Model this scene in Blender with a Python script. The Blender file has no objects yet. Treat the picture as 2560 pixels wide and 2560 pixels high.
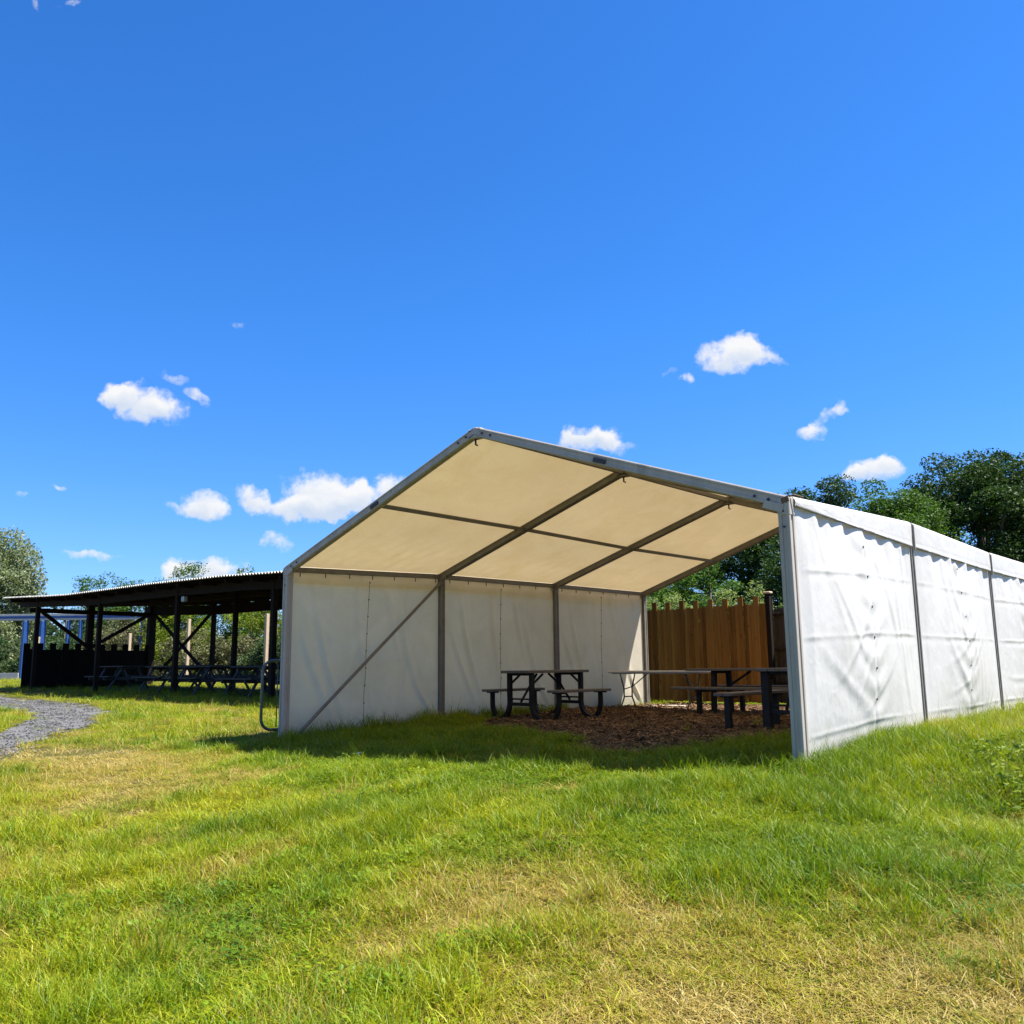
import bpy, bmesh, math, random
import numpy as np
from mathutils import Vector, Matrix
R = math.radians
rng = np.random.default_rng(7)
random.seed(7)
sc = bpy.context.scene
col = sc.collection

# ------------------------------------------------------------------ helpers
def tag(o, label=None, cat=None, group=None, kind=None):
    if label: o['label'] = label
    if cat: o['category'] = cat
    if group: o['group'] = group
    if kind: o['kind'] = kind
    return o

def empty(name, loc=(0, 0, 0), rz=0.0):
    o = bpy.data.objects.new(name, None); col.objects.link(o)
    o.location = loc; o.rotation_euler = (0, 0, rz); o.empty_display_size = .2
    return o

def copy_tree(o, parent=None):
    c = o.copy(); col.objects.link(c); c.parent = parent
    for ch in list(o.children): copy_tree(ch, c)
    return c

def mesh_obj(name, V, F, mat, parent=None, smooth=False, attrs=None):
    me = bpy.data.meshes.new(name)
    V = np.asarray(V, np.float32)
    if isinstance(F, np.ndarray):
        n, k = F.shape
        me.vertices.add(len(V)); me.vertices.foreach_set('co', V.ravel())
        me.loops.add(n*k); me.loops.foreach_set('vertex_index', F.astype(np.int32).ravel())
        me.polygons.add(n); me.polygons.foreach_set('loop_start', np.arange(0, n*k, k, dtype=np.int32))
        me.polygons.foreach_set('loop_total', np.full(n, k, np.int32))
        me.update(calc_edges=True); me.validate()
    else:
        me.from_pydata([tuple(map(float, v)) for v in V], [], F); me.update()
    if smooth: me.polygons.foreach_set('use_smooth', np.ones(len(me.polygons), bool))
    for an, (dom, arr) in (attrs or {}).items():
        a = me.attributes.new(an, 'FLOAT', dom); a.data.foreach_set('value', np.asarray(arr, np.float32))
    if mat: me.materials.append(mat)
    o = bpy.data.objects.new(name, me); col.objects.link(o)
    if parent: o.parent = parent
    return o

class MB:
    """collects bevelled beams, tubes, discs; build() links them as one mesh"""
    def __init__(s): s.bm = bmesh.new()
    def beam(s, p, q, w, h, up=(0, 0, 1), bev=.004, roll=0):
        p, q = Vector(p), Vector(q); d = (q-p); L = d.length; d.normalize()
        up = Vector(up)
        if abs(d.dot(up)) > .98: up = Vector((0, 1, 0))
        x = d.cross(up).normalized(); z = x.cross(d).normalized()
        m = Matrix((x, d, z)).transposed().to_4x4(); m.translation = (p+q)/2
        r = bmesh.ops.create_cube(s.bm, size=1, matrix=m @ Matrix.Rotation(roll, 4, 'Y') @ Matrix.Diagonal((w, L, h, 1)))
        if bev > 0:
            es = set()
            for v in r['verts']: es.update(v.link_edges)
            bmesh.ops.bevel(s.bm, geom=list(es), offset=min(bev, .3*min(w, h)), segments=1, affect='EDGES', profile=.5)
        return s
    def box(s, c, sz, rz=0, bev=.004, jit=0):
        c = Vector(c); v = Matrix.Rotation(rz, 3, 'Z') @ Vector((0, sz[1]/2, 0))
        return s.beam(c-v, c+v, sz[0], sz[2], bev=bev)
    def tube(s, pts, r, n=8, closed=False, cap=True):
        pts = [Vector(p) for p in pts]; N = len(pts)
        rs = r if isinstance(r, (list, tuple)) else [r]*N
        rings = []; prev = None
        for i, p in enumerate(pts):
            a = pts[(i-1) % N] if (closed or i > 0) else p
            b = pts[(i+1) % N] if (closed or i < N-1) else p
            d = (b-a).normalized()
            if prev is None:
                ref = Vector((0, 0, 1)) if abs(d.z) < .9 else Vector((1, 0, 0))
                x = d.cross(ref).normalized()
            else: x = (prev-d*prev.dot(d)).normalized()
            prev = x; y = d.cross(x)
            rings.append([s.bm.verts.new(p+(x*math.cos(t)+y*math.sin(t))*rs[i]) for t in [2*math.pi*k/n for k in range(n)]])
        for i in range(N if closed else N-1):
            A, B = rings[i], rings[(i+1) % N]
            for k in range(n): s.bm.faces.new((A[k], A[(k+1) % n], B[(k+1) % n], B[k])).smooth = True
        if cap and not closed:
            s.bm.faces.new(rings[0][::-1]); s.bm.faces.new(rings[-1])
        return s
    def disc(s, c, nrm, r, t=.006, n=8):
        nrm = Vector(nrm).normalized(); c = Vector(c)
        return s.tube([c, c+nrm*t], [r, r*.8], n)
    def poly(s, outline, thick, mat3):
        """extrude an outline (list of 2D) by thick; mat3 maps (u, v, w)"""
        f = [s.bm.verts.new(mat3 @ Vector((u, v, thick/2))) for u, v in outline]
        b = [s.bm.verts.new(mat3 @ Vector((u, v, -thick/2))) for u, v in outline]
        s.bm.faces.new(f); s.bm.faces.new(b[::-1])
        for i in range(len(f)):
            j = (i+1) % len(f); s.bm.faces.new((f[j], f[i], b[i], b[j]))
        return s
    def build(s, name, mat, parent=None):
        bmesh.ops.recalc_face_normals(s.bm, faces=s.bm.faces[:])
        me = bpy.data.meshes.new(name); s.bm.to_mesh(me); s.bm.free()
        me.materials.append(mat)
        o = bpy.data.objects.new(name, me); col.objects.link(o)
        if parent: o.parent = parent
        return o

# value noise (numpy) ---------------------------------------------------
_perm = rng.random((256, 256))
def vnoise(x, y):
    x = np.asarray(x, float); y = np.asarray(y, float)
    xi = np.floor(x).astype(int); yi = np.floor(y).astype(int)
    fx = x-xi; fy = y-yi; fx = fx*fx*(3-2*fx); fy = fy*fy*(3-2*fy)
    g = lambda a, b: _perm[a & 255, b & 255]
    return (g(xi, yi)*(1-fx)+g(xi+1, yi)*fx)*(1-fy)+(g(xi, yi+1)*(1-fx)+g(xi+1, yi+1)*fx)*fy
def fbm(x, y, o=4):
    v = 0; a = .5
    for i in range(o): v = v+a*vnoise(x*2**i+17*i, y*2**i+31*i); a *= .5
    return v/(1-.5**o)
def gauss(x, s): return np.exp(-(x/s)**2)

# ------------------------------------------------------------------ terrain height
CP = np.array([
 (7.3,-7.4,-.64),(5.2,-5.2,-.52),(2.2,-5.5,-.52),(6.6,-3.4,-.47),(-2,-5,-.42),(-6,-5,-.33),(11,-7,-.7),(10,-3,-.3),
 (-3.81,0,-.10),(-1.5,0,-.06),(0,0,-.03),(1.8,0,-.01),(3.81,0,.02),(0,-1.2,-.07),(2.6,-1.2,-.05),(4.4,-1.1,-.12),(-4.8,-.8,-.14),
 (-3.81,3,.04),(-3.81,6,.05),(-3.81,9,.03),(3.81,3,.12),(3.81,6,.17),(3.81,9,.20),(0,3,.03),(0,6,.03),(0,9,.02),(-2,10.5,0),(2,4,.05),
 (4.7,.9,.02),(5.3,.9,-.10),(5.0,2.4,.17),(4.9,4.2,.19),(6,3.5,.24),(6.8,1.5,.03),(8,4,.25),(6,9,.3),(5.6,-.6,-.27),(5.2,.1,-.24),
 (-27,5,.28),(-21,4.8,.22),(-16.2,4.8,.18),(-11.6,5.0,.14),(-29,10,.3),(-18,9,.22),(-10,9,.12),
 (-14,0,0.0),(-9,0,-.02),(-20,2,.1),(-8,-2,-.13),(-7,3,.02),(-5,-3.3,-.2),(-30,-4,.1),(-12,-8,-.3),
 (-36,8,.45),(-45,12,.5),(-60,25,.7),(-40,40,.7),(0,30,.3),(-8,22,.2),(0,60,.6),(40,60,.8),(40,0,.5),(20,20,.5),
 (-60,-30,-.4),(0,-40,-1.8),(35,-35,-1.4),(-90,0,.8),(90,30,.8)])
def _phi(r): return np.sqrt(r*r+.5)
def _fit():
    P = CP[:, :2]; n = len(P)
    A = np.zeros((n+3, n+3)); A[:n, :n] = _phi(np.linalg.norm(P[:, None]-P[None], axis=2))
    A[:n, n] = 1; A[:n, n+1:] = P; A[n, :n] = 1; A[n+1:, :n] = P.T
    A[:n, :n] += np.eye(n)*-.02
    return np.linalg.solve(A, np.concatenate([CP[:, 2], [0, 0, 0]]))
_W = _fit()
def h(x, y):
    x = np.asarray(x, float); y = np.asarray(y, float); shp = x.shape
    q = np.stack([x.ravel(), y.ravel()], 1); out = np.zeros(len(q)); n = len(CP)
    for i in range(0, len(q), 20000):
        c = q[i:i+20000]
        out[i:i+20000] = _phi(np.linalg.norm(c[:, None]-CP[None, :, :2], axis=2)) @ _W[:n]+_W[n]+c @ _W[n+1:]
    d = np.hypot(q[:, 0]+5, q[:, 1]-5); k = np.clip((d-75)/60, 0, 1); k = k*k*(3-2*k)
    out = out*(1-k)+.5*k
    out += .03*(fbm(q[:, 0]*.9, q[:, 1]*.9, 3)-.5)*np.clip(1-d/80, 0, 1)
    return out.reshape(shp)
def hz(x, y): return float(h(np.array([x]), np.array([y]))[0])

# ------------------------------------------------------------------ materials
def nodes_of(name):
    m = bpy.data.materials.new(name); m.use_nodes = True; nt = m.node_tree
    return m, nt, nt.nodes['Principled BSDF'], nt.nodes['Material Output']
def ramp(nt, fac, stops):
    r = nt.nodes.new('ShaderNodeValToRGB'); e = r.color_ramp.elements
    while len(e) < len(stops): e.new(.5)
    for el, (p, c) in zip(e, stops): el.position = p; el.color = (*c, 1)
    nt.links.new(fac, r.inputs[0]); return r.outputs[0]
def noise(nt, scale, detail=4, rough=.55, vec=None, stretch=None, coord='Object', dist=0):
    tc = nt.nodes.new('ShaderNodeTexCoord'); v = tc.outputs[coord] if vec is None else vec
    if stretch:
        mp = nt.nodes.new('ShaderNodeMapping'); mp.inputs['Scale'].default_value = stretch
        nt.links.new(v, mp.inputs[0]); v = mp.outputs[0]
    n = nt.nodes.new('ShaderNodeTexNoise'); n.inputs['Scale'].default_value = scale
    n.inputs['Detail'].default_value = detail; n.inputs['Roughness'].default_value = rough
    n.inputs['Distortion'].default_value = dist
    nt.links.new(v, n.inputs['Vector']); return n.outputs['Fac']
def bump(nt, b, hgt, dist, strength=1):
    bp = nt.nodes.new('ShaderNodeBump'); bp.inputs['Distance'].default_value = dist; bp.inputs['Strength'].default_value = strength
    nt.links.new(hgt, bp.inputs['Height']); nt.links.new(bp.outputs[0], b.inputs['Normal']); return bp
def mixc(nt, fac, a, b, mode='MIX'):
    m = nt.nodes.new('ShaderNodeMix'); m.data_type = 'RGBA'; m.blend_type = mode
    for s, v in ((0, fac), (6, a), (7, b)):
        if isinstance(v, (tuple, list)): m.inputs[s].default_value = (*v, 1)
        elif isinstance(v, (int, float)): m.inputs[s].default_value = v
        else: nt.links.new(v, m.inputs[s])
    return m.outputs[2]
def math_n(nt, op, a, b=None, c=None, clamp=False):
    m = nt.nodes.new('ShaderNodeMath'); m.operation = op; m.use_clamp = clamp
    for i, v in enumerate((a, b, c)):
        if v is None: continue
        if isinstance(v, (int, float)): m.inputs[i].default_value = v
        else: nt.links.new(v, m.inputs[i])
    return m.outputs[0]
def simple(name, stops, scale=8, rough=.6, metal=0, stretch=None, bmp=0, bscale=None, detail=5, coord='Object', spec=.5):
    m, nt, b, out = nodes_of(name)
    f = noise(nt, scale, detail, .6, None, stretch, coord)
    nt.links.new(ramp(nt, f, stops), b.inputs['Base Color'])
    b.inputs['Roughness'].default_value = rough; b.inputs['Metallic'].default_value = metal
    b.inputs['Specular IOR Level'].default_value = spec
    if bmp: bump(nt, b, noise(nt, bscale or scale*4, 4, .6, None, stretch, coord), bmp)
    return m

def fabric(name, base, trans, tfac, dirt, stain, zfade=None):
    """woven coated sheeting: lit from one side, glows on the other"""
    m, nt, b, out = nodes_of(name)
    f = noise(nt, 1.7, 6, .65, coord='Object', dist=.6)
    c = mixc(nt, math_n(nt, 'MULTIPLY', ramp(nt, f, [(.42, (0, 0, 0)), (.72, (1, 1, 1))]), .85), base, dirt)
    f2 = noise(nt, 22, 3, .7, coord='Object')
    c = mixc(nt, math_n(nt, 'MULTIPLY', ramp(nt, f2, [(.66, (0, 0, 0)), (.76, (1, 1, 1))]), .35), c, stain)
    if zfade:       # splash dirt and algae growing up from the hem
        g = nt.nodes.new('ShaderNodeNewGeometry'); sx = nt.nodes.new('ShaderNodeSeparateXYZ'); nt.links.new(g.outputs['Position'], sx.inputs[0])
        k = math_n(nt, 'DIVIDE', math_n(nt, 'SUBTRACT', zfade, sx.outputs[2]), zfade, clamp=True)
        k = math_n(nt, 'MULTIPLY', k, math_n(nt, 'MULTIPLY', noise(nt, 5, 5, .7), 1.1), clamp=True)
        c = mixc(nt, k, c, stain)
    b.inputs['Roughness'].default_value = .45; b.inputs['Specular IOR Level'].default_value = .35
    nt.links.new(c, b.inputs['Base Color'])
    bp = bump(nt, b, noise(nt, 9, 5, .6, stretch=(1, 1, .6), dist=1.2), .005, .7)
    t = nt.nodes.new('ShaderNodeBsdfTranslucent')
    nt.links.new(mixc(nt, 1.0, c, trans, 'MULTIPLY'), t.inputs[0]); nt.links.new(bp.outputs[0], t.inputs['Normal'])
    mx = nt.nodes.new('ShaderNodeMixShader'); mx.inputs[0].default_value = tfac
    nt.links.new(b.outputs[0], mx.inputs[1]); nt.links.new(t.outputs[0], mx.inputs[2]); nt.links.new(mx.outputs[0], out.inputs[0])
    return m

def leafmat(name, dark, mid, light, tfac=.35, rough=.5, var='lv'):
    m, nt, b, out = nodes_of(name)
    a = nt.nodes.new('ShaderNodeAttribute'); a.attribute_name = var
    f = math_n(nt, 'ADD', math_n(nt, 'MULTIPLY', a.outputs['Fac'], .65), math_n(nt, 'MULTIPLY', noise(nt, .55, 2, coord='Object'), .45))
    c = ramp(nt, f, [(.2, dark), (.55, mid), (.9, light)])
    nt.links.new(c, b.inputs['Base Color']); b.inputs['Roughness'].default_value = .6; b.inputs['Specular IOR Level'].default_value = .2
    t = nt.nodes.new('ShaderNodeBsdfTranslucent'); nt.links.new(mixc(nt, 1., c, (1.2, 1.25, .5), 'MULTIPLY'), t.inputs[0])
    mx = nt.nodes.new('ShaderNodeMixShader'); mx.inputs[0].default_value = tfac
    nt.links.new(b.outputs[0], mx.inputs[1]); nt.links.new(t.outputs[0], mx.inputs[2]); nt.links.new(mx.outputs[0], out.inputs[0])
    return m

M = {}
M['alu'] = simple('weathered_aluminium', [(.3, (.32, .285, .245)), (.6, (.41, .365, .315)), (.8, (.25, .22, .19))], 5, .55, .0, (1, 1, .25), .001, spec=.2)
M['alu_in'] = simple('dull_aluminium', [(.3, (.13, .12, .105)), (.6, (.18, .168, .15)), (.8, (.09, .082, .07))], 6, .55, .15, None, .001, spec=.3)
M['steel'] = simple('galvanised_steel', [(.3, (.22, .24, .24)), (.7, (.36, .38, .38))], 14, .4, .6)
M['green_steel'] = simple('dull_green_grey_paint', [(.3, (.05, .07, .06)), (.6, (.09, .11, .10)), (.8, (.24, .25, .24))], 9, .35, .3)
M['bolt'] = simple('dark_bolt_steel', [(.3, (.03, .03, .035)), (.7, (.07, .06, .055))], 20, .5, .5)
M['rust'] = simple('rusty_strap', [(.3, (.07, .035, .02)), (.7, (.14, .08, .05))], 20, .8)
M['wall_out'] = fabric('white_wall_sheeting', (.65, .625, .60), (1., .95, .88), .20, (.59, .565, .52), (.27, .255, .16), .42)
M['wall_in'] = fabric('white_wall_sheeting_shaded', (.88, .80, .66), (1., .91, .72), .56, (.76, .69, .55), (.38, .34, .24), .34)  # copy for the shaded wall, warm interior glow put into its colour
M['roof'] = fabric('cream_roof_sheeting', (.62, .58, .50), (.98, .78, .44), .275, (.56, .50, .39), (.33, .26, .16))
M['black_steel'] = simple('black_plastic_coated_frame', [(.3, (.007, .007, .007)), (.7, (.015, .014, .013))], 12, .55, spec=.22)
M['plank_grey'] = simple('weathered_bench_boards', [(.3, (.085, .076, .067)), (.6, (.14, .127, .112)), (.8, (.06, .052, .043))], 6, .6, 0, (6, 1, 6), .002, spec=.3)
M['plastic'] = simple('grey_white_moulded_plastic', [(.3, (.50, .50, .49)), (.7, (.60, .60, .58))], 30, .5, 0, None, .001)
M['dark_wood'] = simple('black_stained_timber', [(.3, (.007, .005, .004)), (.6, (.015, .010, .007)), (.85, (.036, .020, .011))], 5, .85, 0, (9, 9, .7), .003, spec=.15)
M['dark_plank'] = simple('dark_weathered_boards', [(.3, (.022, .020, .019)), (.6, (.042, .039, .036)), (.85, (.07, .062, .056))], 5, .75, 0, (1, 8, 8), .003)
M['under'] = simple('dark_roof_shade', [(.3, (.007, .005, .004)), (.6, (.012, .008, .006)), (.78, (.05, .020, .009))], 3, .9, 0, None, .004, spec=.1)  # shade under the roof as near-black colour, with rust-brown patches
M['sheet'] = simple('weathered_roof_sheet', [(.3, (.28, .275, .265)), (.6, (.38, .375, .36)), (.8, (.22, .21, .195))], 2.5, .6, .1, None, .002)
M['blue'] = simple('blue_paint', [(.3, (.008, .045, .17)), (.7, (.012, .065, .23))], 5, .45)
M['rail'] = simple('pale_grey_paint', [(.3, (.36, .34, .31)), (.7, (.48, .46, .42))], 5, .5)
M['pale_wood'] = simple('pale_sawn_timber', [(.3, (.34, .25, .16)), (.6, (.48, .36, .24)), (.8, (.26, .17, .10))], 7, .75, 0, (8, 8, .6), .003)
M['bark'] = simple('tree_bark', [(.3, (.05, .04, .03)), (.7, (.12, .095, .07))], 10, .9, 0, (1, 1, .25), .02)
M['concrete'] = simple('pale_board', [(.3, (.30, .28, .25)), (.7, (.42, .40, .36))], 9, .85, 0, None, .002)
M['paper'] = simple('white_paper', [(.3, (.6, .6, .58)), (.7, (.75, .75, .73))], 12, .8)

def boards_mat(name, dark, mid, light, knot):
    m, nt, b, out = nodes_of(name)
    a = nt.nodes.new('ShaderNodeAttribute'); a.attribute_name = 'board'
    tc = nt.nodes.new('ShaderNodeTexCoord'); mp = nt.nodes.new('ShaderNodeMapping')
    mp.inputs['Scale'].default_value = (14, 14, .9); nt.links.new(tc.outputs['Object'], mp.inputs[0])
    ad = nt.nodes.new('ShaderNodeVectorMath'); ad.operation = 'ADD'; nt.links.new(mp.outputs[0], ad.inputs[0])
    cb = nt.nodes.new('ShaderNodeCombineXYZ')
    nt.links.new(math_n(nt, 'MULTIPLY', a.outputs['Fac'], 37), cb.inputs[2]); nt.links.new(cb.outputs[0], ad.inputs[1])
    f = noise(nt, 1.6, 5, .6, ad.outputs[0], dist=.5)
    f = math_n(nt, 'ADD', math_n(nt, 'MULTIPLY', f, .6), math_n(nt, 'MULTIPLY', a.outputs['Fac'], .4))
    c = ramp(nt, f, [(.25, dark), (.5, mid), (.78, light)])
    v = nt.nodes.new('ShaderNodeTexVoronoi'); v.inputs['Scale'].default_value = 1; 
    mp2 = nt.nodes.new('ShaderNodeMapping'); mp2.inputs['Scale'].default_value = (7, 7, 3.2); nt.links.new(tc.outputs['Object'], mp2.inputs[0])
    nt.links.new(mp2.outputs[0], v.inputs['Vector'])
    k = ramp(nt, v.outputs['Distance'], [(.06, (1, 1, 1)), (.14, (0, 0, 0))])
    c = mixc(nt, math_n(nt, 'MULTIPLY', k, .75), c, knot)
    nt.links.new(c, b.inputs['Base Color']); b.inputs['Roughness'].default_value = .85; b.inputs['Specular IOR Level'].default_value = .15
    bump(nt, b, f, .004); return m
M['fence_brown'] = boards_mat('stained_fence_boards', (.11, .045, .008), (.20, .088, .016), (.29, .14, .032), (.035, .012, .003))
M['fence_grey'] = boards_mat('weathered_fence_boards', (.04, .031, .02), (.07, .055, .036), (.10, .08, .055), (.02, .016, .011))
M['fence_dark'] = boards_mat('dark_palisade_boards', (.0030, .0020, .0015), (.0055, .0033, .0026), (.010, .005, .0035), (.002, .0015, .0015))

# ground
def ground_mat():
    m, nt, b, out = nodes_of('meadow_soil')
    g = nt.nodes.new('ShaderNodeNewGeometry')
    f = noise(nt, 1.1, 6, .65, g.outputs['Position'])
    f2 = noise(nt, 14, 5, .7, g.outputs['Position'])
    c = ramp(nt, f, [(.3, (.045, .055, .008)), (.5, (.085, .08, .016)), (.68, (.17, .13, .045))])
    c = mixc(nt, math_n(nt, 'MULTIPLY', f2, .6), c, (.05, .045, .02))
    nt.links.new(c, b.inputs['Base Color']); b.inputs['Roughness'].default_value = .95; b.inputs['Specular IOR Level'].default_value = .1
    bump(nt, b, f2, .04); return m
M['ground'] = ground_mat()
M['mulch'] = simple('bark_mulch_bed', [(.3, (.085, .040, .014)), (.55, (.16, .082, .032)), (.75, (.25, .145, .065))], 26, .9, 0, None, .03, 40, coord='Object')
M['chip'] = None
M['gravel'] = simple('grey_gravel', [(.3, (.10, .098, .093)), (.55, (.145, .14, .132)), (.75, (.20, .195, .18))], 34, .9, 0, None, .03, 60)

# grass blades: green shades by blade, straw by how dry its tuft is
def grass_mat():
    m, nt, b, out = nodes_of('grass_blades')
    at = nt.nodes.new('ShaderNodeAttribute'); at.attribute_type = 'INSTANCER'; at.attribute_name = 'dry'
    hu = nt.nodes.new('ShaderNodeAttribute'); hu.attribute_type = 'INSTANCER'; hu.attribute_name = 'hue'
    bl = nt.nodes.new('ShaderNodeAttribute'); bl.attribute_name = 'bl'
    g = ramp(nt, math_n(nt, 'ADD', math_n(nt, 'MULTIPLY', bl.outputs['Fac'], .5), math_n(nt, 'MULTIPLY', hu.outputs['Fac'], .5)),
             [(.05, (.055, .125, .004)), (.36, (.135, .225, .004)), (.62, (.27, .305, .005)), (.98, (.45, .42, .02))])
    bl2 = nt.nodes.new('ShaderNodeMath'); bl2.operation = 'FRACT'; nt.links.new(math_n(nt, 'MULTIPLY', bl.outputs['Fac'], 7.31), bl2.inputs[0])
    s = ramp(nt, bl2.outputs[0], [(0, (.26, .19, .03)), (.6, (.44, .34, .10)), (1, (.66, .55, .25))])
    k = math_n(nt, 'MULTIPLY_ADD', math_n(nt, 'SUBTRACT', at.outputs['Fac'], bl2.outputs[0]), 5, .5, clamp=True)
    c = mixc(nt, k, g, s)
    nt.links.new(c, b.inputs['Base Color']); b.inputs['Roughness'].default_value = .5; b.inputs['Specular IOR Level'].default_value = .28
    t = nt.nodes.new('ShaderNodeBsdfTranslucent'); nt.links.new(mixc(nt, 1., c, (1.25, 1.2, .6), 'MULTIPLY'), t.inputs[0])
    mx = nt.nodes.new('ShaderNodeMixShader'); mx.inputs[0].default_value = .34
    nt.links.new(b.outputs[0], mx.inputs[1]); nt.links.new(t.outputs[0], mx.inputs[2]); nt.links.new(mx.outputs[0], out.inputs[0])
    return m
M['grass'] = grass_mat()
def chip_mat(name, a, bcol, c3):
    m, nt, b, out = nodes_of(name)
    at = nt.nodes.new('ShaderNodeAttribute'); at.attribute_type = 'INSTANCER'; at.attribute_name = 'hue'
    nt.links.new(ramp(nt, at.outputs['Fac'], [(0, a), (.6, bcol), (1, c3)]), b.inputs['Base Color']); b.inputs['Roughness'].default_value = .85
    return m
M['chip'] = chip_mat('bark_chip', (.085, .042, .014), (.16, .085, .034), (.27, .165, .08))
M['stone'] = chip_mat('gravel_stone', (.10, .098, .093), (.155, .15, .14), (.25, .24, .225))

# ------------------------------------------------------------------ ground sheet
def axis(lo, hi, fine_lo, fine_hi, step, g=1.13):
    a = list(np.arange(fine_lo, fine_hi+1e-6, step)); s = step; v = fine_hi
    while v < hi: s *= g; v += s; a.append(v)
    s = step; v = fine_lo; left = []
    while v > lo: s *= g; v -= s; left.append(v)
    return np.array(left[::-1]+a)
gx = axis(-420, 420, -30, 14, .22); gy = axis(-300, 520, -9, 14, .22)
GX, GY = np.meshgrid(gx, gy, indexing='ij'); GZ = h(GX, GY)
nx, ny = GX.shape
def grid_faces(nu, nv):
    i, j = np.meshgrid(np.arange(nu-1), np.arange(nv-1), indexing='ij')
    a = (i*nv+j).ravel(); return np.stack([a, a+nv, a+nv+1, a+1], 1)
tag(mesh_obj('ground', np.stack([GX.ravel(), GY.ravel(), GZ.ravel()], 1), grid_faces(nx, ny), M['ground'], smooth=True), kind='structure')
def hg(x, y):   # height of the built sheet (bilinear)
    x = np.asarray(x, float); y = np.asarray(y, float)
    i = np.clip(np.searchsorted(gx, x)-1, 0, nx-2); j = np.clip(np.searchsorted(gy, y)-1, 0, ny-2)
    u = (x-gx[i])/(gx[i+1]-gx[i]); v = (y-gy[j])/(gy[j+1]-gy[j])
    return (GZ[i, j]*(1-u)+GZ[i+1, j]*u)*(1-v)+(GZ[i, j+1]*(1-u)+GZ[i+1, j+1]*u)*v

def in_poly(x, y, P):
    x = np.asarray(x); y = np.asarray(y); c = np.zeros(x.shape, bool); n = len(P)
    for i in range(n):
        x1, y1 = P[i]; x2, y2 = P[(i+1) % n]
        t = ((y1 > y) != (y2 > y)) & (x < (x2-x1)*(y-y1)/(y2-y1+1e-12)+x1); c ^= t
    return c
PATH = [(-40,7),(-23.6,2.6),(-18.7,2.2),(-14.5,1.9),(-11.9,1.25),(-10.9,.7),(-9.8,.0),(-8.7,-.5),(-7.7,-1.6),(-4.9,-3.5),(-3,-6.5),(-6.5,-8.5),
        (-8.4,-4.2),(-8.3,-2.6),(-9.6,-1.6),(-11.9,-.35),(-13.2,.1),(-15.6,.35),(-22,-.4),(-40,-3.5)]
MULCH = [(-2.9,3.2),(-2.3,2.5),(-1.3,2.0),(-.2,1.55),(.7,1.05),(1.1,.45),(1.5,.12),(2.0,.15),(2.3,.8),(2.7,1.5),(3.3,2.2),(3.75,3),(3.75,10.4),(-3.75,10.4),(-3.75,6.2),(-3.2,4.2)]
def rough_sheet(name, P, mat, step, off, ragged):
    P = np.array(P); x0, y0 = P.min(0)-.5; x1, y1 = P.max(0)+.5
    X, Y = np.meshgrid(np.arange(x0, x1, step), np.arange(y0, y1, step), indexing='ij')
    wx = X+(fbm(X*2.3, Y*2.3)-.5)*ragged; wy = Y+(fbm(X*2.3+50, Y*2.3+9)-.5)*ragged
    ok = in_poly(wx, wy, P)
    F = grid_faces(*X.shape); okf = ok.ravel()[F].all(1); F = F[okf]
    used = np.unique(F); mp = -np.ones(X.size, int); mp[used] = np.arange(len(used))
    xs, ys = X.ravel()[used], Y.ravel()[used]
    return mesh_obj(name, np.stack([xs, ys, hg(xs, ys)+off+.012*fbm(xs*3, ys*3)], 1), mp[F], mat, smooth=True)
tag(rough_sheet('path', PATH, M['gravel'], .12, .004, .9), kind='structure')
tag(rough_sheet('mulch_bed', MULCH, M['mulch'], .08, .004, .35), kind='structure')

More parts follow.
